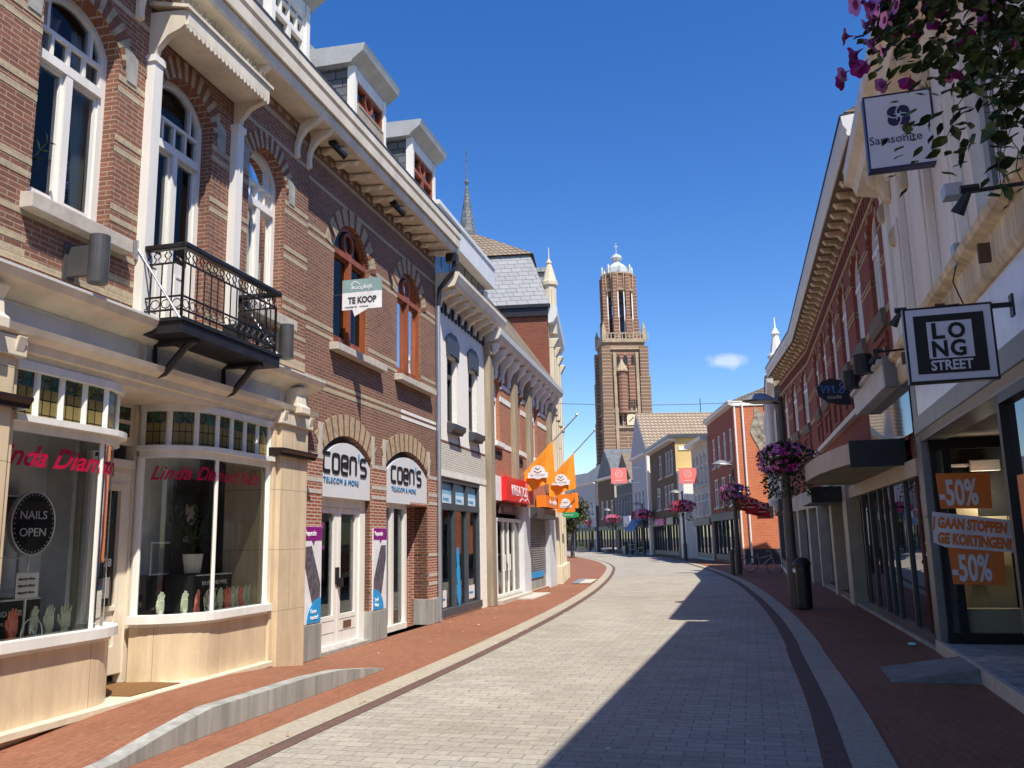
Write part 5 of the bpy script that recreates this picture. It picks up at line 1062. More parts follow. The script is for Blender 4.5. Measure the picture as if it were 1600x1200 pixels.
mb = MB(FY); mb.box(-.3, 13.3, -9.2, .6, 9.9, 10.2); mb.build('roof', M_DKGREY, o_); mb = MB(FY); mb.box(-2.2, -.02, -7, -.1, 0, 6.9); mb.box(-2.25, -.02, -7, -.05, 6.9, 7.1); mb.build('white_annex', M_WHITE, o_); mb = MB(FY); mb.box(-.08, -.0, -9, -.3, 8.9, 9.2); mb.build('white_trim', M_WHITE, o_)
FT = FR((13.6, 87), -3, 'R')
o_ = farhouse(FT, 9, 10.2, 20, 'pale blue-grey gabled house with a big tiled roof and white corner', M_PGREY, M_WHITE, [(1+2*k, 4.6, .9, 2.0) for k in range(4)], wmat=M_GREYW)
mb = MB(FT); mb.prism([(-.2, 10.1), (5.0, 14.9), (9.2, 10.1)], .1, -20); mb.build('roof', brick('far_roof_tiles', (.42, .33, .24), (.36, .28, .2), (.16, .12, .09), bw=.42, rh=.36, ms=.07, off=0, bump=1, stain=.1), o_)
mb = MB(FT); mb.prism([(0, 10.1), (5.0, 14.75), (9, 10.1)], .15, -.2); mb.build('gable', M_PGREY, o_); mb = MB(FT); mb.box(-.1, .5, 0, .2, 0, 10.5); mb.build('white_corner', M_WHITE, o_)
mb = MB(FT); mb.tube([(5, -7, 14.8), (5, -7, 16.4)], .04, 5); mb.box(4.6, 5.2, -14, -13.5, 14.2, 15.6); mb.build('chimney', M_BLACK, o_)
FD = FR((13.5, 99.5), -8, 'R')
farhouse(FD, 7, 8.2, 9, 'dark timbered house with narrow light windows below the church tower', M_DKHOUSE, M_DKHOUSE, [(.6+1.3*k, 4.2, .7, 2.6) for k in range(5)], roof='ridge_o', wmat=M_GREYW)
FD2 = FR((12.4, 107.5), -10, 'R')
farhouse(FD2, 7.5, 9.3, 9, 'dark brown house with two storeys of narrow windows left of the timbered house', M_DBROWN, M_BEIGEW, [(.8+2.2*k, 4.2, 1.1, 2.2) for k in range(3)], roof='ridge_o', rm=M_SLATE)
FD3 = FR((10.9, 117), -16, 'R')
farhouse(FD3, 9, 9.2, 10, 'grey-blue house with small windows at the far end of the street', M_PGREY, M_DKHOUSE, [(.8+1.6*k, 4.4, .8, 1.9) for k in range(5)], roof='ridge_u', rm=M_SLATE)
FD4 = FR((8.2, 127), -24, 'R')
farhouse(FD4, 14, 8.0, 10, 'farthest dim grey house closing the bend behind the tree', M_PGREY, M_PGREY, [(1+2*k, 4.2, .9, 1.9) for k in range(6)], roof='ridge_u', rm=M_SLATE)
farhouse(FR((4.5, 46), -10, 'L'), 16, 9.0, 8, 'cream house standing behind the pale stone building', M_BEIGEW, M_BEIGEW, [(1+2.2*k, 4.4, 1, 2) for k in range(6)], roof='ridge_u') if False else None
# red brick dormer house glimpsed above the dark roofs
# ---- church tower
TX, TY = 27.5, 205
FTW = FR((TX, TY), 0, 'L')
tw = thing('church_tower', 'tall striped brick church tower with octagonal belfry and white dome', 'tower', FTW); tw.rotation_euler = (0, 0, R(4))
def tbrick(name, c1, c2, band, rh, ms):
    return brick(name, c1, c2, band, bw=40, rh=rh, ms=ms, bump=.2, stain=.12, scale2=.2)
M_TW = tbrick('banded_tower_brick', (.235, .15, .097), (.19, .122, .08), (.52, .43, .32), .85, .06)
M_TWR = tbrick('red_tower_brick', (.24, .125, .08), (.2, .105, .07), (.6, .45, .33), .85, .05)
M_TWS = mat('tower_stone', (.4, .325, .22), .85, var=.2, scale=.8); M_TWD = mat('tower_opening', (.03, .03, .035), .9)
hw = 4.95
mb = MB()
mb.fr = type('T', (), dict(p=Vector((TX, TY, 0)), rz=0, loc=lambda s, a, b, c: (a, b, c)))()
def B(*a): mb.box(*a)
TF = mb.fr
def tb(name, m, par=tw, sm=False): return mb.build(name, m, par, smooth=sm)
mb = MB(TF); mb.box(-hw, hw, 0, 2*hw, 0, 49); tb('shaft', M_TW)
mb = MB(TF)
for x0, x1 in ((-hw-.9, -hw+1.5), (hw-1.5, hw+.9)):
    for y0, y1 in ((-.9, 1.2), (2*hw-1.2, 2*hw+.9)):
        for z0, z1, k in ((0, 20, .55), (20, 30, .3), (30, 40, .05), (40, 47.5, -.25)): mb.box(x0-k*.6+(.0), x1+k*.6, y0-k, y1+k*.5, z0, z1)
tb('buttress', M_TW)
mb = MB(TF)
for x in (-2.6, 2.9):
    mb.box(x-.35, x+.35, -.55, 0, 0, 46)
for z in (19.9, 27.5, 31.3, 46.8, 48.6): mb.box(-hw-.35, hw+.35, -.4, 2*hw+.35, z, z+.4)
for k in range(9): x = -4.4+k*1.1; mb.box(x-.12, x+.12, -.35, 0, 27.9, 31); mb.lathe([(.3, 0), (.1, .9)], (x, -.2, 31.6), 6)
tb('stone_band', M_TWS)
mb = MB(TF); mb.box(-2.2, 2.5, -.1, .01, 32.5, 46); tb('red_panel', M_TWR)
mb = MB(TF)
for x, w_ in ((-1.6, .8), (.1, 1.1), (1.9, .8)):
    L = [(x-w_/2, 43)]+[(x-w_/2*math.cos(R(q)), 44.5+.9*math.sin(R(q))) for q in range(0, 181, 30)]+[(x+w_/2, 43)]
    mb.add([(a, -.14, b) for a, b in L], [tuple(range(len(L)))])
for k in range(8): mb.box(-.6+k*.4, -.42+k*.4, -.2, -.1, 32, 34.4)
for k in range(5): x = -3.6+k*1.8; mb.box(x-.4, x+.4, -.03, .0, 28.3, 30.6)
mb.box(-1.9, -1.6, -.3, -.1, 33, 43); mb.box(.6, .8, -.3, -.1, 33, 43)
tb('opening', M_TWD)
mb = MB(TF); mb.lathe([(1.15, 31), (1.15, 41.3)], (-.9, -.3, 0), 10); tb('stair_turret', M_TWR)
mb = MB(TF); mb.lathe([(1.5, 41.2), (1.5, 41.5), (.05, 44.4)], (-.9, -.3, 0), 10); tb('turret_roof', M_TWS)
mb = MB(TF); mb.box(-.2, 1.9, -.45, -.2, 28.2, 30.8); sdl = tb('sundial', mat('sundial_face', (.72, .62, .42), .7)); mb = MB(TF); mb.tube([(.3, -.5, 29), (1.4, -.6, 30.2)], .07, 4); tb('sundial_pointer', M_BLACK, sdl)
def octa(r, ph=22.5): return [(r*math.cos(R(45*k+ph)), hw+r*math.sin(R(45*k+ph))) for k in range(8)]
mb = MB(TF); mb.plan([(-hw-.4, -.4), (hw+.4, -.4), (hw+.4, 2*hw+.4), (-hw-.4, 2*hw+.4)], 49, 49.5); mb.ring([(-hw-.3, 49), (hw+.3, 49), (hw+.3, 51), (-hw-.3, 51)], [(-hw+.5, 49.2), (hw-.5, 49.2), (hw-.5, 50.7), (-hw+.5, 50.7)], -.35, -.15)
for k in range(13): x = -hw+k*.9; mb.box(x-.14, x+.14, -.35, -.15, 49, 51)
for x in (-hw, hw):
    for y in (0, 2*hw): mb.box(x-.45, x+.45, y-.45, y+.45, 49, 52); mb.lathe([(.5, 52), (.05, 53.6)], (x, y, 0), 6)
    mb.box(x-.15, x+.15, -.3, 2*hw+.3, 49, 51)
tb('gallery', M_TWS)
ro_ = 4.1
mb = MB(TF)
for k in range(8):
    q = R(45*k+22.5); x, y = ro_*math.cos(q), hw+ro_*math.sin(q); mb.box(x-.5, x+.5, y-.5, y+.5, 49.4, 66.3); mb.box(x-.7, x+.7, y-.7, y+.7, 49.4, 55)
mb.plan(octa(ro_), 62.6, 66.6)
tb('belfry', M_TWR)
mb = MB(TF)
for k in range(16): q = R(22.5*k+11); x, y = (ro_-.05)*math.cos(q), hw+(ro_-.05)*math.sin(q); mb.box(x-.12, x+.12, y-.12, y+.12, 62.6, 66.9)
for z in (56.5, 62.2, 66.5): mb.plan(octa(ro_+.25), z, z+.35) if z > 60 else None
tb('belfry_tracery', M_TWS)
mb = MB(TF); mb.plan(octa(1.3), 49.4, 62.8); mb.plan(octa(2.4), 55.5, 56.3); mb.plan(octa(2.4), 59.5, 60.2); tb('bell_frame', mat('bell_frame_grey', (.09, .1, .14), .7))
mb = MB(TF)
for k in range(8):
    q = R(45*k); d = Vector((-math.sin(q), math.cos(q), 0)); c = Vector((3.6*math.cos(q), hw+3.6*math.sin(q), 0))
    for s in (-.75, .75): p = c+d*s; mb.box(p.x-.14, p.x+.14, p.y-.14, p.y+.14, 49.6, 62.8)
tb('belfry_column', M_WHITE)
mb = MB(TF); M_LEADW = mat('white_lead', (.5, .53, .55), .4, var=.15)
mb.lathe([(3.0, 66.8), (2.9, 68.6), (1.9, 69.6), (1.0, 70.2), (.85, 70.6), (1.3, 71.0), (1.5, 71.5), (1.25, 72.1), (.5, 72.6), (.16, 72.8)], (0, hw, 0), 8)
for k in range(8): q = R(45*k); mb.lathe([(.35, 66.8), (.3, 68.4), (.04, 69.3)], (3.8*math.cos(q), hw+3.8*math.sin(q), 0), 6)
dm = tb('dome', M_LEADW); mb = MB(TF); mb.tube([(0, hw, 72.6), (0, hw, 75.6)], .11, 6); mb.box(-.5, .5, hw-.05, hw+.05, 74.6, 74.8); tb('finial', M_LEADW, dm)
# ================================================================ street lamps, flower baskets, street things
M_LEAF = mat('leaf_green', (.055, .1, .022), .5, var=.35, scale=9); M_LEAF2 = mat('dark_leaf_green', (.028, .055, .014), .5, var=.35, scale=9)
M_FL = [mat('pink_petals', (.78, .27, .52), .6, var=.15, scale=14), mat('magenta_petals', (.5, .02, .25), .6, var=.15, scale=14), mat('mauve_petals', (.38, .16, .5), .6, var=.15, scale=14), mat('flower_throat', (.22, .02, .14), .6)]
M_LAMPP = mat('brown_grey_pole', (.09, .08, .07), .5, metal=.2, var=.15)
def basis(d):
    d = d.normalized(); a = d.cross(Vector((0, 0, 1)) if abs(d.z) < .95 else Vector((1, 0, 0))).normalized(); return d, a, d.cross(a)
def leaf(mb, p, d, up, L, W, m):
    d = d.normalized(); s = d.cross(up).normalized(); n = s.cross(d)
    pts = [p, p+d*L*.25+s*W*.42-n*L*.04, p+d*L*.6+s*W*.45, p+d*L-n*L*.12, p+d*L*.6-s*W*.45, p+d*L*.25-s*W*.42-n*L*.04, p+d*L*.5+n*L*.06]
    mb.add([tuple(x) for x in pts], [(0, 1, 6), (1, 2, 6), (2, 3, 6), (3, 4, 6), (4, 5, 6), (5, 0, 6)], m)
def petunia(mb, p, d, r, m, n=20):
    d, a, b = basis(d); pts = []; k = n
    for i in range(k):
        q = 2*math.pi*i/k; rr = r*(1-.13*abs(math.sin(q*2.5))**3*1.2); wv = .1*r*math.cos(q*5)
        pts.append(p+d*(.0+wv*.5)+(a*math.cos(q)+b*math.sin(q))*rr)
    mid = [p-d*r*.12+(a*math.cos(2*math.pi*i/k)+b*math.sin(2*math.pi*i/k))*r*.42 for i in range(k)]
    thr = [p-d*r*.5+(a*math.cos(2*math.pi*i/k)+b*math.sin(2*math.pi*i/k))*r*.14 for i in range(k)]; e = [p-d*r*1.3]
    base = [tuple(x) for x in pts+mid+thr+e]
    mb.add(base, [(i, (i+1) % k, k+(i+1) % k, k+i) for i in range(k)], m)
    mb.add(base, [(k+i, k+(i+1) % k, 2*k+(i+1) % k, 2*k+i) for i in range(k)]+[(2*k+i, 2*k+(i+1) % k, 3*k) for i in range(k)], 3)
def basket(label, loc, r, h, nleaf, nfl, lsz, fsz, trail, group, seed, nn=20, tr0=.55, phmin=-.75):
    rnd = random.Random(seed)
    fr = FR(loc, 0, 'L'); t = thing('flower_basket', label, 'flower basket', fr, group)
    W = type('B', (), dict(p=fr.p, rz=0, loc=lambda s, a, b, c: (a, b, c)))()
    mb = MB(W); k_ = .55 if tr0 < .3 else 1; mb.lathe([(r*.3*k_, -h*.55*k_), (r*.55*k_, -h*.4*k_), (r*.62*k_, -.02), (r*.56*k_, -.02), (r*.2*k_, -.1)], (0, 0, 0), 16); mb.build('pot', M_BLACK, t)
    lv = MB(W); fl = MB(W)
    for i in range(nleaf):
        th = rnd.uniform(0, 6.283); f = rnd.random()
        lump = 1+.18*math.sin(3*th+seed)+.12*math.sin(7*th)
        if rnd.random() < trail:
            dz = -rnd.uniform(.2, 1.0)**1.2*h*1.35; rr = r*(tr0+(.9-tr0)*rnd.random())*lump; p = Vector((rr*math.cos(th), rr*math.sin(th), dz))
        else:
            ph = rnd.uniform(-.4, 1.45); rr = r*lump*rnd.uniform(.72, 1.0); p = Vector((rr*math.cos(ph)*math.cos(th), rr*math.cos(ph)*math.sin(th), h*.55*math.sin(ph)*rnd.uniform(.8, 1.1)))
        d = Vector((p.x+rnd.gauss(0, .5)*r, p.y+rnd.gauss(0, .5)*r, rnd.gauss(-.15, .5)*r)); up = Vector((rnd.gauss(0, .4), rnd.gauss(0, .4), 1)).normalized()
        leaf(lv, p, d, up, lsz*rnd.uniform(.7, 1.25), lsz*rnd.uniform(.5, .8), 0 if rnd.random() < .55 else 1)
    for i in range(nfl):
        th = rnd.uniform(0, 6.283); ph = rnd.uniform(phmin, 1.3); lump = 1+.18*math.sin(3*th+seed)+.12*math.sin(7*th)
        rr = r*lump*rnd.uniform(.95, 1.14); p = Vector((rr*math.cos(ph)*math.cos(th), rr*math.cos(ph)*math.sin(th), h*.55*math.sin(ph)-(.15*h if ph < 0 else 0)))
        d = Vector((p.x, p.y, p.z*.8+rnd.gauss(0, .2)*r))+Vector((rnd.gauss(0, .3), rnd.gauss(0, .3), 0))*r
        sec = math.sin(2*th+seed*1.7); m = 1 if sec > .75 else (2 if sec < -.55 else 0)
        if rnd.random() < .15: m = rnd.randrange(3)
        petunia(fl, p, d, fsz*rnd.uniform(.75, 1.15), m, nn)
    lo = lv.build('foliage', [M_LEAF, M_LEAF2], t, flip=False); fo = fl.build('flowers', M_FL, t, flip=False)
    for o in (lo, fo): o['kind'] = 'stuff'
    return t
def street_lamp(label, loc, tall=4.95, group='street lamps along the kerb', armlen=.75, r=.1):
    fr = FR(loc, 0, 'L'); t = thing('street_lamp', label, 'street lamp', fr, group); W = type('B', (), dict(p=fr.p, rz=0, loc=lambda s, a, b, c: (a, b, c)))()
    mb = MB(W); mb.lathe([(r*1.45, 0), (r*1.45, 1.15), (r*1.1, 1.25), (r*.85, 3.2), (r*.62, tall), (r*.5, tall+.05)], (0, 0, 0), 14); mb.build('pole', M_LAMPP, t, smooth=False)
    mb = MB(W); mb.tube([(0, 0, tall-.12), (-armlen*.5, 0, tall-.02)], .035, 8); mb.build('lamp_arm', M_BLACK, t)
    mb = MB(W)
    pr = [(.05, .2), (.14, .17), (.25, .08), (.36, -.02), (.38, -.06), (.34, -.06), (.05, .0)]
    mb.lathe(pr, (0, 0, 0), 20); mb.v = [(x*1.2-armlen*.62, y*.9, z*.8+tall-.02-(x*.1)) for x, y, z in mb.v]; hd = mb.build('lamp_shade', mat('grey_shade', (.3, .3, .3), .4, metal=.3), t, smooth=False)
    mb = MB(W); mb.lathe([(.28, -.07), (.2, -.1)], (0, 0, 0), 16); mb.v = [(x*1.2-armlen*.62, y*.9, z+tall) for x, y, z in mb.v]; mb.build('lamp_diffuser', mat('pale_diffuser', (.6, .6, .58), .4), hd)
    return t
poles = [(6.5, 20.7), (9.93, 39.3), (12.26, 63.5), (12.38, 84.5), (11.2, 100.6), (10.15, 119.5)]
where = ['beside the black litter bin on the shaded pavement', 'beside the parked bicycle', 'in front of the beige house', 'in front of the brown brick house', 'before the dark timbered house', 'farthest along the bend']
p0 = street_lamp('brown grey street lamp with dark shade '+where[0], poles[0]+(0,))
bk = basket('large flower basket of mauve and magenta petunias round the nearest lamp pole', (6.5, 20.7, 3.5), .62, .66, 1300, 260, .1, .052, .45, 'flower baskets on lamp poles', 3, 10)
for (x, y), wh, rs in zip(poles[1:], where[1:], (1.0, 1.15, 1.15, 1.15, 1.1)):
    copy_tree(p0, (x, y, 0), label='brown grey street lamp with dark shade '+wh)
bk2 = basket('flower basket of pink and red petunias on the lamp pole beside the parked bicycle', (9.93, 39.3, 3.65), .6, .62, 560, 200, .12, .065, .35, 'flower baskets on lamp poles', 8, 8)
M_FL2 = [mat('rose_petals', (.75, .16, .32), .6, var=.15), mat('red_petals', (.7, .05, .12), .6, var=.15), mat('light_pink_petals', (.8, .35, .5), .6, var=.15), M_FL[3]]
bk3 = basket('bright pink flower basket on the lamp pole in front of the beige house', (12.26, 63.5, 3.9), .85, .75, 500, 330, .16, .09, .3, 'flower baskets on lamp poles', 11, 8)
for o in bk3.children:
    if o.name.startswith('flowers'):
        for i in range(4): o.data.materials[i] = M_FL2[i]
for (x, y), l, s in zip(poles[3:], ('bright pink flower basket on the lamp pole in front of the brown brick house', 'bright pink flower basket before the dark timbered house', 'small pink flower basket farthest along the bend'), (1.05, 1.0, .9)):
    copy_tree(bk3, (x, y, 3.95), 1.3*s, l, s)
# basket overhead in the near right corner, on a lamp pole just out of the picture
nl = copy_tree(p0, (2.62, 3.15, 0), label='brown grey street lamp with dark shade at the right picture edge')
basket('petunia basket hanging close overhead in the right corner, long leafy stems below', (2.28, 3.1, 4.06), .8, .56, 4200, 520, .066, .044, .26, 'flower baskets on lamp poles', 21, 20, .05, -.3)
rnd = random.Random(5)
vn = thing('trailing_vine', 'green leafy vine stems trailing from the overhead petunia basket', 'plant', FR((1.9, 3.0, 3.46), 0, 'L')); W = type('B', (), dict(p=Vector((1.9, 3.0, 3.46)), rz=0, loc=lambda s, a, b, c: (a, b, c)))()
st = MB(W); lv = MB(W)
for i in range(34):
    x = rnd.uniform(-.08, .45); y = rnd.uniform(-.25, .3); z = .12; pts = []; L = rnd.uniform(.25, .62)*(1.25 if x > .0 else .7)
    for k in range(9):
        pts.append((x, y, z)); x += rnd.gauss(0, .018); y += rnd.gauss(0, .018); z -= L/8
    st.tube(pts, .0022, 4)
    for k in range(1, 9):
        for j in range(rnd.choice((1, 1, 2))):
            p = Vector(pts[k]); d = Vector((rnd.gauss(0, 1), rnd.gauss(0, 1), rnd.gauss(-.3, .4))); up = Vector((rnd.gauss(0, .5), rnd.gauss(0, .5)-.4, 1)).normalized(); leaf(lv, p, d, up, rnd.uniform(.045, .085), rnd.uniform(.04, .065), rnd.randrange(2))
st.build('stem', mat('stem_green', (.06, .07, .03), .6), vn); o = lv.build('leaves', [M_LEAF, M_LEAF2], vn, flip=False); o['kind'] = 'stuff'
# litter bin
f = FR((6.6, 20.35), 0, 'L'); t = thing('litter_bin', 'black litter bin fixed against the nearest lamp pole', 'bin', f); mb = MB(f); mb.plan([(.19*math.cos(R(15*k)), .17*math.sin(R(15*k))) for k in range(24)], .03, 1.0); mb.build('bin_body', M_BLACK, t, bevel=.02); mb = MB(f); mb.lathe([(.2, 1.0), (.2, 1.06), (.12, 1.16), (.02, 1.18)], (0, 0, 0), 20); mb.build('bin_lid', M_BLACK, t); mb = MB(f); mb.box(-.08, .06, -.2, -.165, .84, .92); mb.build('bin_sticker', M_WHITE, t)
f = FR((9.55, 38.9), 0, 'L'); t = thing('bollard', 'short grey bollard beside the second lamp pole', 'bollard', f); mb = MB(f); mb.lathe([(.11, 0), (.11, .95), (.09, 1.05), (.02, 1.1)], (0, 0, 0), 14); tag(mb.build('bollard_post', M_LAMPP, t))
# bicycles
def bicycle(label, loc, rz, col):
    W = type('B', (), dict(p=Vector(loc), rz=rz, loc=lambda s, a, b, c: (a, b, c)))()
    t = bpy.data.objects.new('bicycle', None); COL.objects.link(t); t.location = loc; t.rotation_euler = (0, R(6), rz); tag(t, label, 'bicycle', 'parked bicycles')
    for x in (-.54, .54):
        mb = MB(W); mb.tube([(x+.34*math.cos(R(15*k)), 0, .35+.34*math.sin(R(15*k))) for k in range(25)], .019, 6, caps=False); wh = mb.build('wheel', M_BLACK, t)
        mb = MB(W)
        for k in range(14): mb.tube([(x, 0, .35), (x+.33*math.cos(R(25.7*k)), 0, .35+.33*math.sin(R(25.7*k)))], .0025, 3)
        mb.build('spokes', M_ZINC, wh)
    mb = MB(W); mb.tube([(-.54, 0, .35), (-.1, 0, .3), (.4, 0, .78), (.36, 0, .9)], .018, 6); mb.tube([(-.1, 0, .3), (-.26, 0, .92)], .018, 6); mb.tube([(-.54, 0, .35), (-.24, 0, .8)], .013, 6); mb.tube([(.54, 0, .35), (.38, 0, .86)], .017, 6); mb.tube([(-.2, 0, .66), (.36, 0, .84)], .016, 6); mb.build('frame', col, t)
    mb = MB(W); mb.tube([(.36, 0, .88), (.33, 0, 1.02), (.3, -.26, 1.04), (.16, -.3, 1.02)], .013, 6); mb.tube([(.33, 0, 1.02), (.3, .26, 1.04), (.16, .3, 1.02)], .013, 6); mb.build('handlebar', M_ZINC, t)
    mb = MB(W); mb.prism([(-.4, .93), (-.14, .96), (-.12, .99), (-.4, 1.0)], -.07, .07); mb.build('saddle', M_BLACK, t)
    mb = MB(W); mb.box(-.85, -.35, -.09, .09, .7, .73); mb.build('luggage_rack', M_BLACK, t)
    return t
bicycle('silver bicycle parked by the second lamp pole under the orange-red wall', (11.0, 39.5, 0), R(-15), mat('silver_paint', (.5, .5, .52), .3, metal=.5))
bicycle('dark blue bicycle leaning at the brick building beyond the lamp', (12.05, 38.3, 0), R(80), mat('blue_paint', (.03, .08, .2), .3))
# pink street banners, red flags
M_PINKB = mat('coral_banner', (.8, .2, .17), .7, var=.04); M_PALEP = mat('pale_pink_print', (.85, .5, .45), .7)
def banner(loc, w_, h, lab):
    f = FR(loc, 94, 'L'); t = thing('street_banner', lab, 'banner', f, 'coral street banners'); mb = MB(f); mb.box(-w_/2, w_/2, -.02, .02, 0, h); mb.build('banner_cloth', M_PINKB, t)
    mb = MB(f); c = h*.62; r = h*.24; mb.ring([(r*math.cos(R(18*k)), c+r*math.sin(R(18*k))) for k in range(20)], [(r*.8*math.cos(R(18*k)), c+r*.8*math.sin(R(18*k))) for k in range(20)], .02, .03); stroke(mb, [(-r*.5, c-r*.5), (0, c+r*.6), (r*.5, c-r*.5), (-r*.6, c+r*.2), (r*.6, c+r*.2)], h*.03, .02, .03); mb.box(-w_*.3, w_*.3, .02, .03, h*.17, h*.22); mb.build('emblem', M_PALEP, t)
    mb = MB(f); mb.tube([(-w_/2-.1, 0, h-.03), (w_/2+1.2, 0, h-.03)], .025, 5); mb.tube([(-w_/2-.1, 0, .03), (w_/2+1.2, 0, .03)], .025, 5); mb.build('banner_rod', M_ZINC, t)
banner((9.7, 80, 6.65), 1.45, 1.45, 'coral banner with round white emblem hanging left of the pale gabled house'); banner((11.55, 57.5, 5.15), 1.15, 1.05, 'coral banner with round white emblem in front of the beige house'); banner((6.9, 92, 3.95), .78, .82, 'small coral banner beside the tree at the end of the street')
M_REDF = mat('red_flag_cloth', (.45, .01, .015), .7, var=.1)
for i, (x, y, z, lab) in enumerate(((10.65, 40.2, 2.75, 'larger red flag with white rings beside the second lamp pole'), (11.4, 41.0, 2.55, 'smaller red flag with white rings nearer the brick building'))):
    f = FR((x, y, z), 96, 'L'); t = thing('red_flag', lab, 'flag', f, 'red shop flags'); mb = MB(f); G = []
    for a in range(9):
        G.append([(-.55+a*.14, .06*math.sin(a*1.1+b), 1.0-b*.14-(a*.055 if b < 2 else a*.03)) for b in range(7)])
    for a in range(8):
        for b in range(6): mb.face([G[a][b], G[a+1][b], G[a+1][b+1], G[a][b+1]])
    mb.build('flag_cloth', M_REDF, t, smooth=True); mb = MB(f); mb.ring([(-.05+.22*math.cos(R(18*k)), .55+.2*math.sin(R(18*k))) for k in range(20)], [(-.05+.19*math.cos(R(18*k)), .55+.17*math.sin(R(18*k))) for k in range(20)], .06, .085); mb.ring([(.3+.14*math.cos(R(18*k)), .5+.14*math.sin(R(18*k))) for k in range(20)], [(.3+.115*math.cos(R(18*k)), .5+.115*math.sin(R(18*k))) for k in range(20)], .06, .085); mb.box(-.2, .4, .06, .08, .2, .25); mb.build('emblem', M_PALEP, t)
    mb = MB(f); mb.tube([(-.6, 0, 1.05), (1.1, 0, .05)], .018, 5); mb.build('flag_pole', M_ZINC, t)
# wall lamps of the beauty shop
def updown(u, lab):
    f = FA.sub(u, .06, 4.26); t = thing('wall_lamp', lab, 'lamp', f, 'grey wall lamps'); mb = MB(f); mb.tube([(0, .36, -.03), (0, .36, .45)], .095, 18); mb.build('lamp_cylinder', M_DKGREY, t, smooth=False); mb = MB(f); mb.box(-.03, .03, 0, .28, .06, .36); mb.box(-.07, .07, 0, .03, .03, .4); mb.build('lamp_bracket', M_DKGREY, t)
updown(-5.68, 'grey cylinder wall lamp left of the balcony under the big window'); updown(-1.95, 'grey cylinder wall lamp right of the balcony')
# spotlights under the eave
def eavespot(u, lab):
    f = FA.sub(u, .3, 8.2); t = thing('eave_spotlight', lab, 'lamp', f, 'black eave spotlights'); mb = MB(f); mb.box(-.07, .07, -.06, .06, -.06, 0); mb.tube([(0, 0, -.04), (0, .1, -.12)], .025, 6); mb.build('lamp_base', M_BLACK, t); mb = MB(f); mb.tube([(-.08, .05, -.1), (.08, .2, -.24)], [.05, .08], 10); mb.build('lamp_head', M_BLACK, t)
eavespot(-.35, 'black spotlight under the eave near the big brackets'); eavespot(2.3, 'black spotlight under the eave between the two arched windows')
# window things of the beauty shop
def bend(ob, path, s0, d=.012):
    cum = [0]
    for i in range(len(path)-1): cum.append(cum[-1]+math.dist(path[i], path[i+1]))
    for v in ob.data.vertices:
        s = v.co.y+s0; i = 0
        while i < len(path)-2 and s > cum[i+1]: i += 1
        t = (s-cum[i])/(cum[i+1]-cum[i]); a, b = path[i], path[i+1]; dx, dy = b[0]-a[0], b[1]-a[1]; L = math.hypot(dx, dy)
        v.co.y = a[0]+dx*t-dy/L*d; v.co.x = a[1]+dy*t+dx/L*d
text_l = thing('window_lettering', 'pink script lettering Linda Diamond across the left shop window', 'lettering', FA)
bend(text(text_l, FA, 'Linda Diamond', 0, 0, 2.46, .27, M_PINK, shear=.45, sx=1.13, bold=.006), lb, -.18); text_l['label'] = 'pink script lettering across the left curved shop window'
text_r = thing('window_lettering', 'pink script lettering across the right curved shop window', 'lettering', FA); bend(text(text_r, FA, 'Linda Diamond Nails', 0, 0, 2.5, .23, M_PINK, shear=.45, sx=.93, bold=.004), rb[::-1], .12)
M_HAND = mat('pale_green_mannequin', (.55, .58, .42), .5, var=.05); M_HANDR = mat('coral_mannequin', (.75, .22, .15), .5, var=.05)
def hand(fr, m):
    t = thing('mannequin_hand', 'x', 'mannequin hand', fr, 'mannequin hands in the shop window'); mb = MB(fr)
    mb.tube([(0, 0, 0), (0, 0, .05), (0, 0, .07)], [.03, .026, .027], 10)
    mb.prof([(-.013, .06), (.013, .06), (.014, .15), (-.01, .155)], -.036, .036)
    for u, l, a in ((-.03, .055, -.12), (-.011, .075, -.03), (.009, .07, .05), (.028, .05, .15)):
        mb.tube([(u, 0, .145), (u+a*l*.5, .004, .145+l*.5), (u+a*l, .012, .145+l)], [.0095, .0085, .006], 7)
    mb.tube([(-.034, .004, .085), (-.06, .012, .115), (-.068, .02, .15)], [.012, .01, .007], 7)
    mb.build('hand_shape', m, t, bevel=.004); return t
hs_l = [(-6.02, 0), (-5.8, 1), (-5.55, 0), (-5.36, 0), (-5.15, 0)]; hs_r = [(-3.42, 0), (-3.22, 0), (-2.96, 1), (-2.68, 0), (-2.47, 0), (-2.3, 1), (-2.18, 0), (-2.08, 0), (-1.98, 1), (-1.88, 0), (-1.8, 0)]
ordn = ['first', 'second', 'third', 'fourth', 'fifth', 'sixth', 'seventh', 'eighth', 'ninth', 'tenth', 'eleventh']
pa = pb = None
for L, wn in ((hs_l, 'left'), (hs_r, 'right')):
    for i, (u, c) in enumerate(L):
        f = FA.sub(u, -.14 if u != -3.42 else -.32, .87); lab = '%s mannequin hand, %s from the left in the %s curved window' % ('coral red' if c else 'pale green', ordn[i], wn)
        if c == 0 and pa is None: pa = hand(f, M_HAND); pa.scale = (1.45,)*3; pa['label'] = lab
        elif c == 1 and pb is None: pb = hand(f, M_HANDR); pb.scale = (1.45,)*3; pb['label'] = lab
        else: copy_tree(pb if c else pa, f.p, f.rz+random.uniform(-.6, .6), lab, 1.45)
f = FA.sub(-5.6, -.2, 1.85); t = thing('round_hanging_sign', 'black round NAILS OPEN sign with white rim hanging in the left window', 'sign', FR(f.p, FA.h+25, 'L')); f = FR(f.p, FA.h+25, 'L')
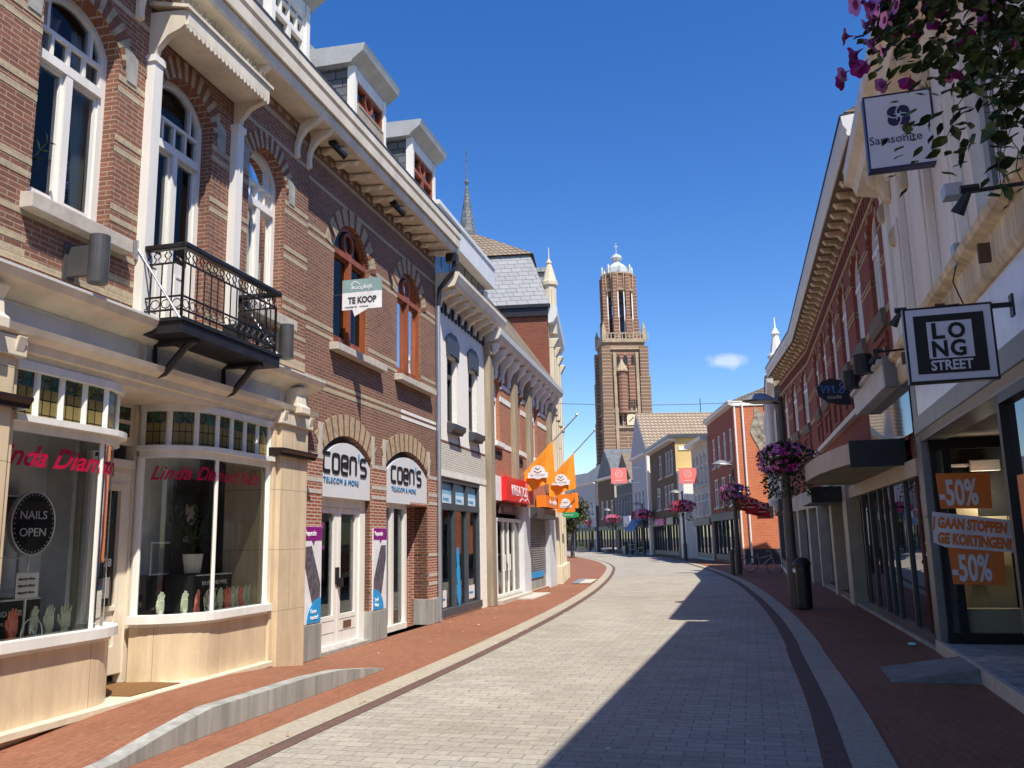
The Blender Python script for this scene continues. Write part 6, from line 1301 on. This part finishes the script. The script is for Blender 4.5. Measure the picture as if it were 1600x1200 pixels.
mb = MB(f); mb.disc(0, .1, .2, .3, -.05, .05, 30); mb.build('sign_rim', M_WHITE, t); mb = MB(f); mb.disc(0, .1, .185, .285, .05, .056, 30); mb.build('sign_face', M_BLK, t); text(t, f, 'NAILS', -.13, .058, .14, .11, M_GREYW, sx=.85); text(t, f, 'OPEN', -.125, .058, -.02, .11, M_GREYW, sx=.85)
mb = MB(f)
for k in range(36): mb.box(.17*math.cos(R(10*k))-.004, .17*math.cos(R(10*k))+.004, .056, .06, .1+.268*math.sin(R(10*k))-.004, .1+.268*math.sin(R(10*k))+.004)
mb.build('dotted_rim', M_WHITE, t); mb = MB(f); mb.tube([(0, 0, .4), (0, 0, .92)], .004, 4); mb.tube([(0, 0, -.2), (0, 0, -.95)], .012, 5); mb.build('hanger', M_WHITE, t)
M_BLKP = mat('black_card', (.02, .02, .02), .4)
def showcase(u0, u1, o0, o1, z0, z1, lab, txt=None, tz=None):
    t = thing('display_block', lab, 'display', FA); mb = MB(FA); mb.box(u0, u1, o0, o1, z0, z1); mb.build('block', M_BLKP, t); mb = MB(FA); mb.box(u0, u1, o1-.02, o1+.002, z1-.012, z1+.003); mb.build('block_edge', M_GREYW, t)
    if txt: text(t, FA, txt, u0+.12, o1+.004, tz, .075, M_GREYW, sx=1.0); text(t, FA, 'GENEVE', u0+.3, o1+.004, tz-.08, .045, M_GREYW, sx=1.0)
    return t
showcase(-6.2, -5.3, -.75, -.3, .86, 1.25, 'low black display block reading RAYMOND WEIL in the left window', 'RAYMOND WEIL', 1.1); showcase(-2.75, -1.95, -.75, -.3, .86, 1.35, 'low black display block reading RAYMOND WEIL in the right window', 'RAYMOND WEIL', 1.22); showcase(-6.2, -4.9, -1.0, -.8, 1.95, 2.25, 'black shelf block with round emblem high in the left window')
t = thing('glass_shelf', 'stacked glass shelves with pale posts in the left window', 'shelf', FA)
for z in (1.3, 1.62, 1.93): mb = MB(FA); mb.box(-6.15, -5.0, -.95, -.6, z, z+.012); mb.build('shelf_board', M_GREYW, t)
for u in (-6.1, -5.45, -5.0): mb = MB(FA); mb.box(u, u+.03, -.9, -.87, .86, 2.0); mb.build('shelf_post', M_GREYW, t)
for i, (u, z, wn) in enumerate(((-5.75, .95, 'left'), (-2.95, 1.05, 'right'))):
    t = thing('round_emblem', 'thin round RW emblem on the dark block in the %s window' % wn, 'emblem', FA); mb = MB(FA); o = -.02
    mb.ring([(u+.13*math.cos(R(12*k)), z+.15*math.sin(R(12*k))) for k in range(30)], [(u+.12*math.cos(R(12*k)), z+.14*math.sin(R(12*k))) for k in range(30)], .03, .034); mb.build('emblem_ring', M_GREYW, t); text(t, FA, 'R', u-.04, .036, z+.01, .11, M_GREYW); text(t, FA, 'W', u-.06, .036, z-.1, .11, M_GREYW)
t = thing('window_notice', 'small white paper notice on the left shop window', 'notice', FA); mb = MB(FA); mb.box(-5.98, -5.72, .035, .04, 1.28, 1.5); mb.build('notice_sheet', M_WHITE, t)
for k in range(3): text(t, FA, 'afspraak alleen', -5.96, .042, 1.44-k*.06, .03, M_DKGREY, sx=1.1)
t = thing('portrait_poster', 'dark portrait poster of a woman behind the right shop window', 'poster', FA); mb = MB(FA); mb.box(-2.62, -1.86, -.78, -.75, 1.35, 2.6); mb.build('poster_sheet', M_BLKP, t)
M_SKIN = mat('printed_skin', (.45, .35, .31), .6, var=.15, scale=5)
mb = MB(FA); mb.disc(-2.26, 2.2, .13, .21, -.75, -.742, 24); mb.disc(-2.08, 1.92, .07, .13, -.75, -.741, 14); mb.disc(-2.3, 1.8, .12, .05, -.75, -.741, 14); mb.build('printed_face', M_SKIN, t); mb = MB(FA); mb.disc(-2.3, 2.36, .17, .12, -.742, -.739, 24); mb.disc(-2.12, 2.25, .07, .2, -.742, -.738, 18); mb.build('printed_hair', M_BLKP, t); mb = MB(FA); mb.disc(-2.31, 2.23, .03, .014, -.742, -.738, 12); mb.disc(-2.2, 2.23, .03, .014, -.742, -.738, 12); mb.disc(-2.26, 2.05, .045, .02, -.742, -.738, 12); mb.build('printed_features', mat('dark_red_print', (.15, .02, .03), .5), t)
t = thing('round_open_sign', 'black oval Open sign behind the right shop window', 'sign', FA); mb = MB(FA); mb.disc(-1.98, 1.85, .24, .25, -.7, -.66, 28); mb.build('sign_disc', M_BLK, t); text(t, FA, 'Open', -2.15, -.655, 1.8, .15, M_DKGREY, shear=.3); mb = MB(FA); mb.tube([(-1.98, -.68, 2.1), (-1.98, -.68, 2.78)], .004, 4); mb.build('hanger', M_DKGREY, t)
t = thing('glass_cabinet', 'low glass display cabinet with dark base in the right window', 'cabinet', FA); mb = MB(FA); mb.box(-3.0, -1.9, -1.1, -.8, 1.38, 1.75); mb.build('cabinet_glass', M_GLASS, t); mb = MB(FA); mb.ring(rect(-3.0, -1.9, 1.36, 1.77), rect(-2.98, -1.92, 1.38, 1.75), -.81, -.79); mb.build('cabinet_frame', M_GREYW, t); mb = MB(FA); mb.box(-3.0, -1.9, -1.15, -.78, .86, 1.36); mb.build('cabinet_base', M_BLKP, t)
def potplant(f, label, ns, L, lw, ph, m=(0, 1), pr=.1, flower=False):
    rnd = random.Random(sum(map(ord, label))); t = thing('potted_plant', label, 'plant', f); mb = MB(f); mb.lathe([(pr*.75, 0), (pr, ph), (pr*.9, ph), (pr*.85, ph-.02)], (0, 0, 0), 16); mb.build('pot', M_CREAM, t)
    st = MB(f); lv = MB(f)
    for i in range(ns):
        th = rnd.uniform(0, 6.28); tilt = rnd.uniform(.1, .75); pts = []; l = L*rnd.uniform(.6, 1)
        for k in range(7): s = l*k/6; pts.append((s*tilt*math.cos(th)*(.6+.4*k/6), s*tilt*math.sin(th)*(.6+.4*k/6), ph+s*(1-.25*tilt*k/6)))
        st.tube(pts, [.008-.0008*k for k in range(7)], 5)
        for k in range(1, 7):
            for sd in (-1, 1):
                p = Vector(pts[k]); ax = (Vector(pts[k])-Vector(pts[k-1])).normalized(); sdv = ax.cross(Vector((math.sin(th), -math.cos(th), .3))).normalized()*sd
                leaf(lv, p, sdv+ax*.7, Vector((0, .2, 1)), lw*rnd.uniform(.8, 1.1), lw*.42, m[rnd.randrange(2)])
    st.build('stem', M_LEAF, t); o = lv.build('leaves', [M_LEAF, M_LEAF2], t, flip=False); o['kind'] = 'stuff'
    if flower:
        fl = MB(f)
        for k in range(26): q = rnd.uniform(0, 6.28); z = ph+L*.7+rnd.uniform(0, .3); fl.lathe([(.002, -.02), (.025, 0), (.002, .02)], (.05*math.cos(q)+.0, .05*math.sin(q)+.1, z), 6)
        fl.build('flowers', mat('lilac_petals', (.5, .32, .7), .6), t)
potplant(FA.sub(-2.55, -.5, 1.37), 'leafy plant in a cream pot on the glass cabinet in the right window', 9, .62, .1, .24, pr=.13)
potplant(FA.sub(-5.95, -.4, 5.0), 'leafy green plant behind the left pane of the big window upstairs', 8, .6, .12, .12); potplant(FA.sub(-5.5, -.35, 5.0), 'lilac flowering plant behind the right pane of the big window upstairs', 3, .35, .14, .12, flower=True)
# overhead cable
t = thing('overhead_cable', 'thin dark cable strung across the street in front of the tower', 'cable', FR((0, 0), 0, 'L')); mb = MB(); a = Vector((1.75, 36, 7.35)); b = Vector((11.0, 36.5, 7.35)); mb.tube([tuple(a.lerp(b, k/16)-Vector((0, 0, .12*math.sin(math.pi*k/16)))) for k in range(17)], .012, 5); mb.build('cable_line', M_BLACK, t)
# far street furniture
f = FR((10.6, 92), 0, 'L'); t = thing('planter', 'dark planter box with clipped green shrubs on the far pavement', 'planter', FR((12.2, 95), 0, 'L')); f = FR((12.2, 95), 0, 'L'); mb = MB(f); mb.box(-1.2, .6, -.5, .5, 0, .85); mb.build('planter_box', M_DKGREY, t); rnd = random.Random(2); lv = MB(f)
for k in range(500): p = Vector((rnd.uniform(-.5, .5), rnd.uniform(-1.1, .5), .85+rnd.random()*.45)); leaf(lv, Vector((p.y, p.x, p.z)), Vector((rnd.gauss(0, 1), rnd.gauss(0, 1), rnd.gauss(0, .6))), Vector((0, 0, 1)), .12, .08, rnd.randrange(2))
o = lv.build('shrub', [M_LEAF, M_LEAF2], t, flip=False); o['kind'] = 'stuff'
f = FR((8.4, 112), 0, 'L'); t = thing('planter', 'green planter at the far left bend near the terrace', 'planter', f); mb = MB(f); mb.box(-.8, .8, -.5, .5, 0, .8); mb.build('planter_box', M_DKGREY, t); lv = MB(f)
for k in range(300): leaf(lv, Vector((rnd.uniform(-.8, .8), rnd.uniform(-.4, .4), .8+rnd.random()*.4)), Vector((rnd.gauss(0, 1), rnd.gauss(0, 1), rnd.gauss(0, .6))), Vector((0, 0, 1)), .15, .1, 0)
o = lv.build('shrub', [M_LEAF, M_LEAF2], t, flip=False); o['kind'] = 'stuff'
f = FR((11.0, 103), 0, 'L'); t = thing('bench', 'white round bench in front of the dark timbered house', 'bench', f); mb = MB(f); mb.lathe([(.9, .45), (.9, .6), (.5, .6), (.5, .45)], (0, 0, 0), 20); mb.build('seat', M_WHITE, t); mb = MB(f); mb.lathe([(.6, 0), (.6, .45)], (0, 0, 0), 20); mb.build('bench_base', M_DKGREY, t)
f = FR((12.0, 90), 0, 'L'); t = thing('display_rack', 'wooden display rack standing outside the far shops', 'rack', f); mb = MB(f); mb.box(-.6, .6, -.3, .3, .5, .56); mb.box(-.6, .6, -.3, .3, 1.0, 1.06); mb.build('shelf_board', M_SILL, t)
for x in (-.55, .5): mb = MB(f); mb.box(x, x+.06, -.3, -.24, 0, 1.3); mb.box(x, x+.06, .24, .3, 0, 1.3); mb.build('rack_frame', M_SILL, t)
t = thing('blue_awning', 'blue striped shop awning on the pale gabled house', 'awning', FT); mb = MB(FT); mb.prof([(0, 4.3), (1.5, 2.6), (1.5, 2.35), (0, 4.1)], 1.5, 7); mb.build('awning_cloth', brick('blue_stripe_cloth', (.05, .14, .3), (.05, .14, .3), (.3, .4, .5), bw=.5, rh=30, ms=.09, bump=0, off=0), t)
for fr_, u0, u1, z0, z1, m, tx, lab in ((FY, 1.0, 4.0, 2.75, 3.35, M_BLK, 'optiek', 'black shop sign with white letters on the brown brick house'), (FY, 5.5, 10.0, 2.75, 3.35, mat('pink_panel', (.55, .1, .25), .5), 'mode', 'pink shop sign on the brown brick house'), (FD, .5, 3.2, 3.0, 4.2, M_POST, 'hema', 'white striped shop sign on the dark timbered house')):
    t = thing('shop_sign', lab, 'sign', fr_); mb = MB(fr_); mb.box(u0, u1, .1, .3, z0, z1); mb.build('sign_board', m, t); text(t, fr_, tx, u1-.4, .305, z0+.14, .4, M_POST if m != M_POST else M_BLK, sx=1.2)
for x, y, m, lab in ((8.9, 138, M_POST, 'white parasol over the far terrace'), (7.6, 141, mat('blue_parasol_cloth', (.15, .2, .35), .7), 'blue parasol over the far terrace')):
    f = FR((x, y), 0, 'L'); t = thing('parasol', lab, 'parasol', f, 'parasols over the far terrace'); mb = MB(f); mb.lathe([(1.6, 2.1), (.05, 2.75)], (0, 0, 0), 8); mb.build('canopy', m, t); mb = MB(f); mb.tube([(0, 0, 0), (0, 0, 2.7)], .03, 6); mb.build('pole', M_WHITE, t)
# tree at the end of the street
f = FR((5.2, 80), 0, 'L'); t = thing('broadleaf_tree', 'green broadleaf tree with brownish tints at the end of the street', 'tree', f); mb = MB(f); rnd = random.Random(9)
mb.tube([(0, 0, 0), (.05, 0, 1.2), (-.05, .1, 2.6), (.1, 0, 4.2)], [.2, .16, .13, .06], 8)
br = []
for k in range(9):
    th = k*2.4; z = 2.0+k*.25; e = (1.1*math.cos(th), 1.1*math.sin(th), z+1.1+.2*rnd.random()); mb.tube([(0, 0, z), (e[0]*.5, e[1]*.5, z+.7), e], [.07, .045, .02], 5); br.append(e)
mb.build('trunk', mat('bark', (.12, .09, .06), .9, var=.3), t); lv = MB(f)
cl = [Vector(e) for e in br]+[Vector((rnd.uniform(-1, 1), rnd.uniform(-1, 1), rnd.uniform(2.4, 5.4))) for k in range(16)]
for c in cl:
    for k in range(170):
        p = c+Vector((rnd.gauss(0, .36), rnd.gauss(0, .36), rnd.gauss(0, .3))); leaf(lv, p, Vector((rnd.gauss(0, 1), rnd.gauss(0, 1), rnd.gauss(-.3, .6))), Vector((rnd.gauss(0, .3), rnd.gauss(0, .3), 1)), .24, .16, rnd.choice((0, 0, 1, 2)))
o = lv.build('crown', [mat('tree_leaf_green', (.07, .11, .03), .6, var=.3), M_LEAF2, mat('tree_leaf_brown', (.16, .11, .04), .6, var=.3)], t, flip=False)
# litter: can, scraps, leaves
f = FR((5.95, 13.5), 0, 'L'); t = thing('drink_can', 'crushed pale green drink can lying on the shaded pavement', 'can', FR((5.95, 13.5, .035), 40, 'L')); f = FR((5.95, 13.5, .035), 40, 'L'); mb = MB(f); mb.tube([(0, -.06, 0), (0, -.05, 0), (0, .05, .002), (0, .06, 0)], [.024, .033, .031, .024], 14); mb.build('can_body', mat('green_can', (.25, .6, .5), .25, metal=.6), t)
rnd = random.Random(31); mb = MB()
for k in range(260):
    s = rnd.random()
    if s < .6: y = rnd.uniform(7, 32); x = FA.P(y-13.6, 0).x+abs(rnd.gauss(0, .7))+.25
    else: y = rnd.uniform(7, 30); x = rnd.choice((-4.15+y*.255, -4.0+y*.25+rnd.uniform(0, 6)))
    z = .02 if y > 12.3 or x > -1.7-(12.3-y)*.25 else .26
    if z > .1: continue
    r = rnd.uniform(.008, .03); a = rnd.uniform(0, 6.28); mb.add([(x+r*math.cos(a), y+r*math.sin(a), z+.004), (x-r*math.sin(a)*.6, y+r*math.cos(a)*.6, z+.01), (x-r*math.cos(a), y-r*math.sin(a), z), (x+r*math.sin(a)*.6, y-r*math.cos(a)*.6, z+.006)], [(0, 1, 2, 3)], rnd.choice((0, 0, 1)))
o = mb.build('leaf_litter', lm); tag(o, 'scattered dry leaves and paper scraps on the paving', 'litter', kind='stuff')
f = FR((2.75, 35.5, .02), 100, 'L'); t = thing('paving_marker', 'pale stone marker slab lying in the brick pavement', 'paving slab', f); mb = MB(f); mb.box(-.35, -.05, -1.6, 1.6, 0, .035, 0); mb.box(-.05, .4, -1.2, 1.7, 0, .03, 1); mb.build('slab', [M_ZINC, M_SILL], t)
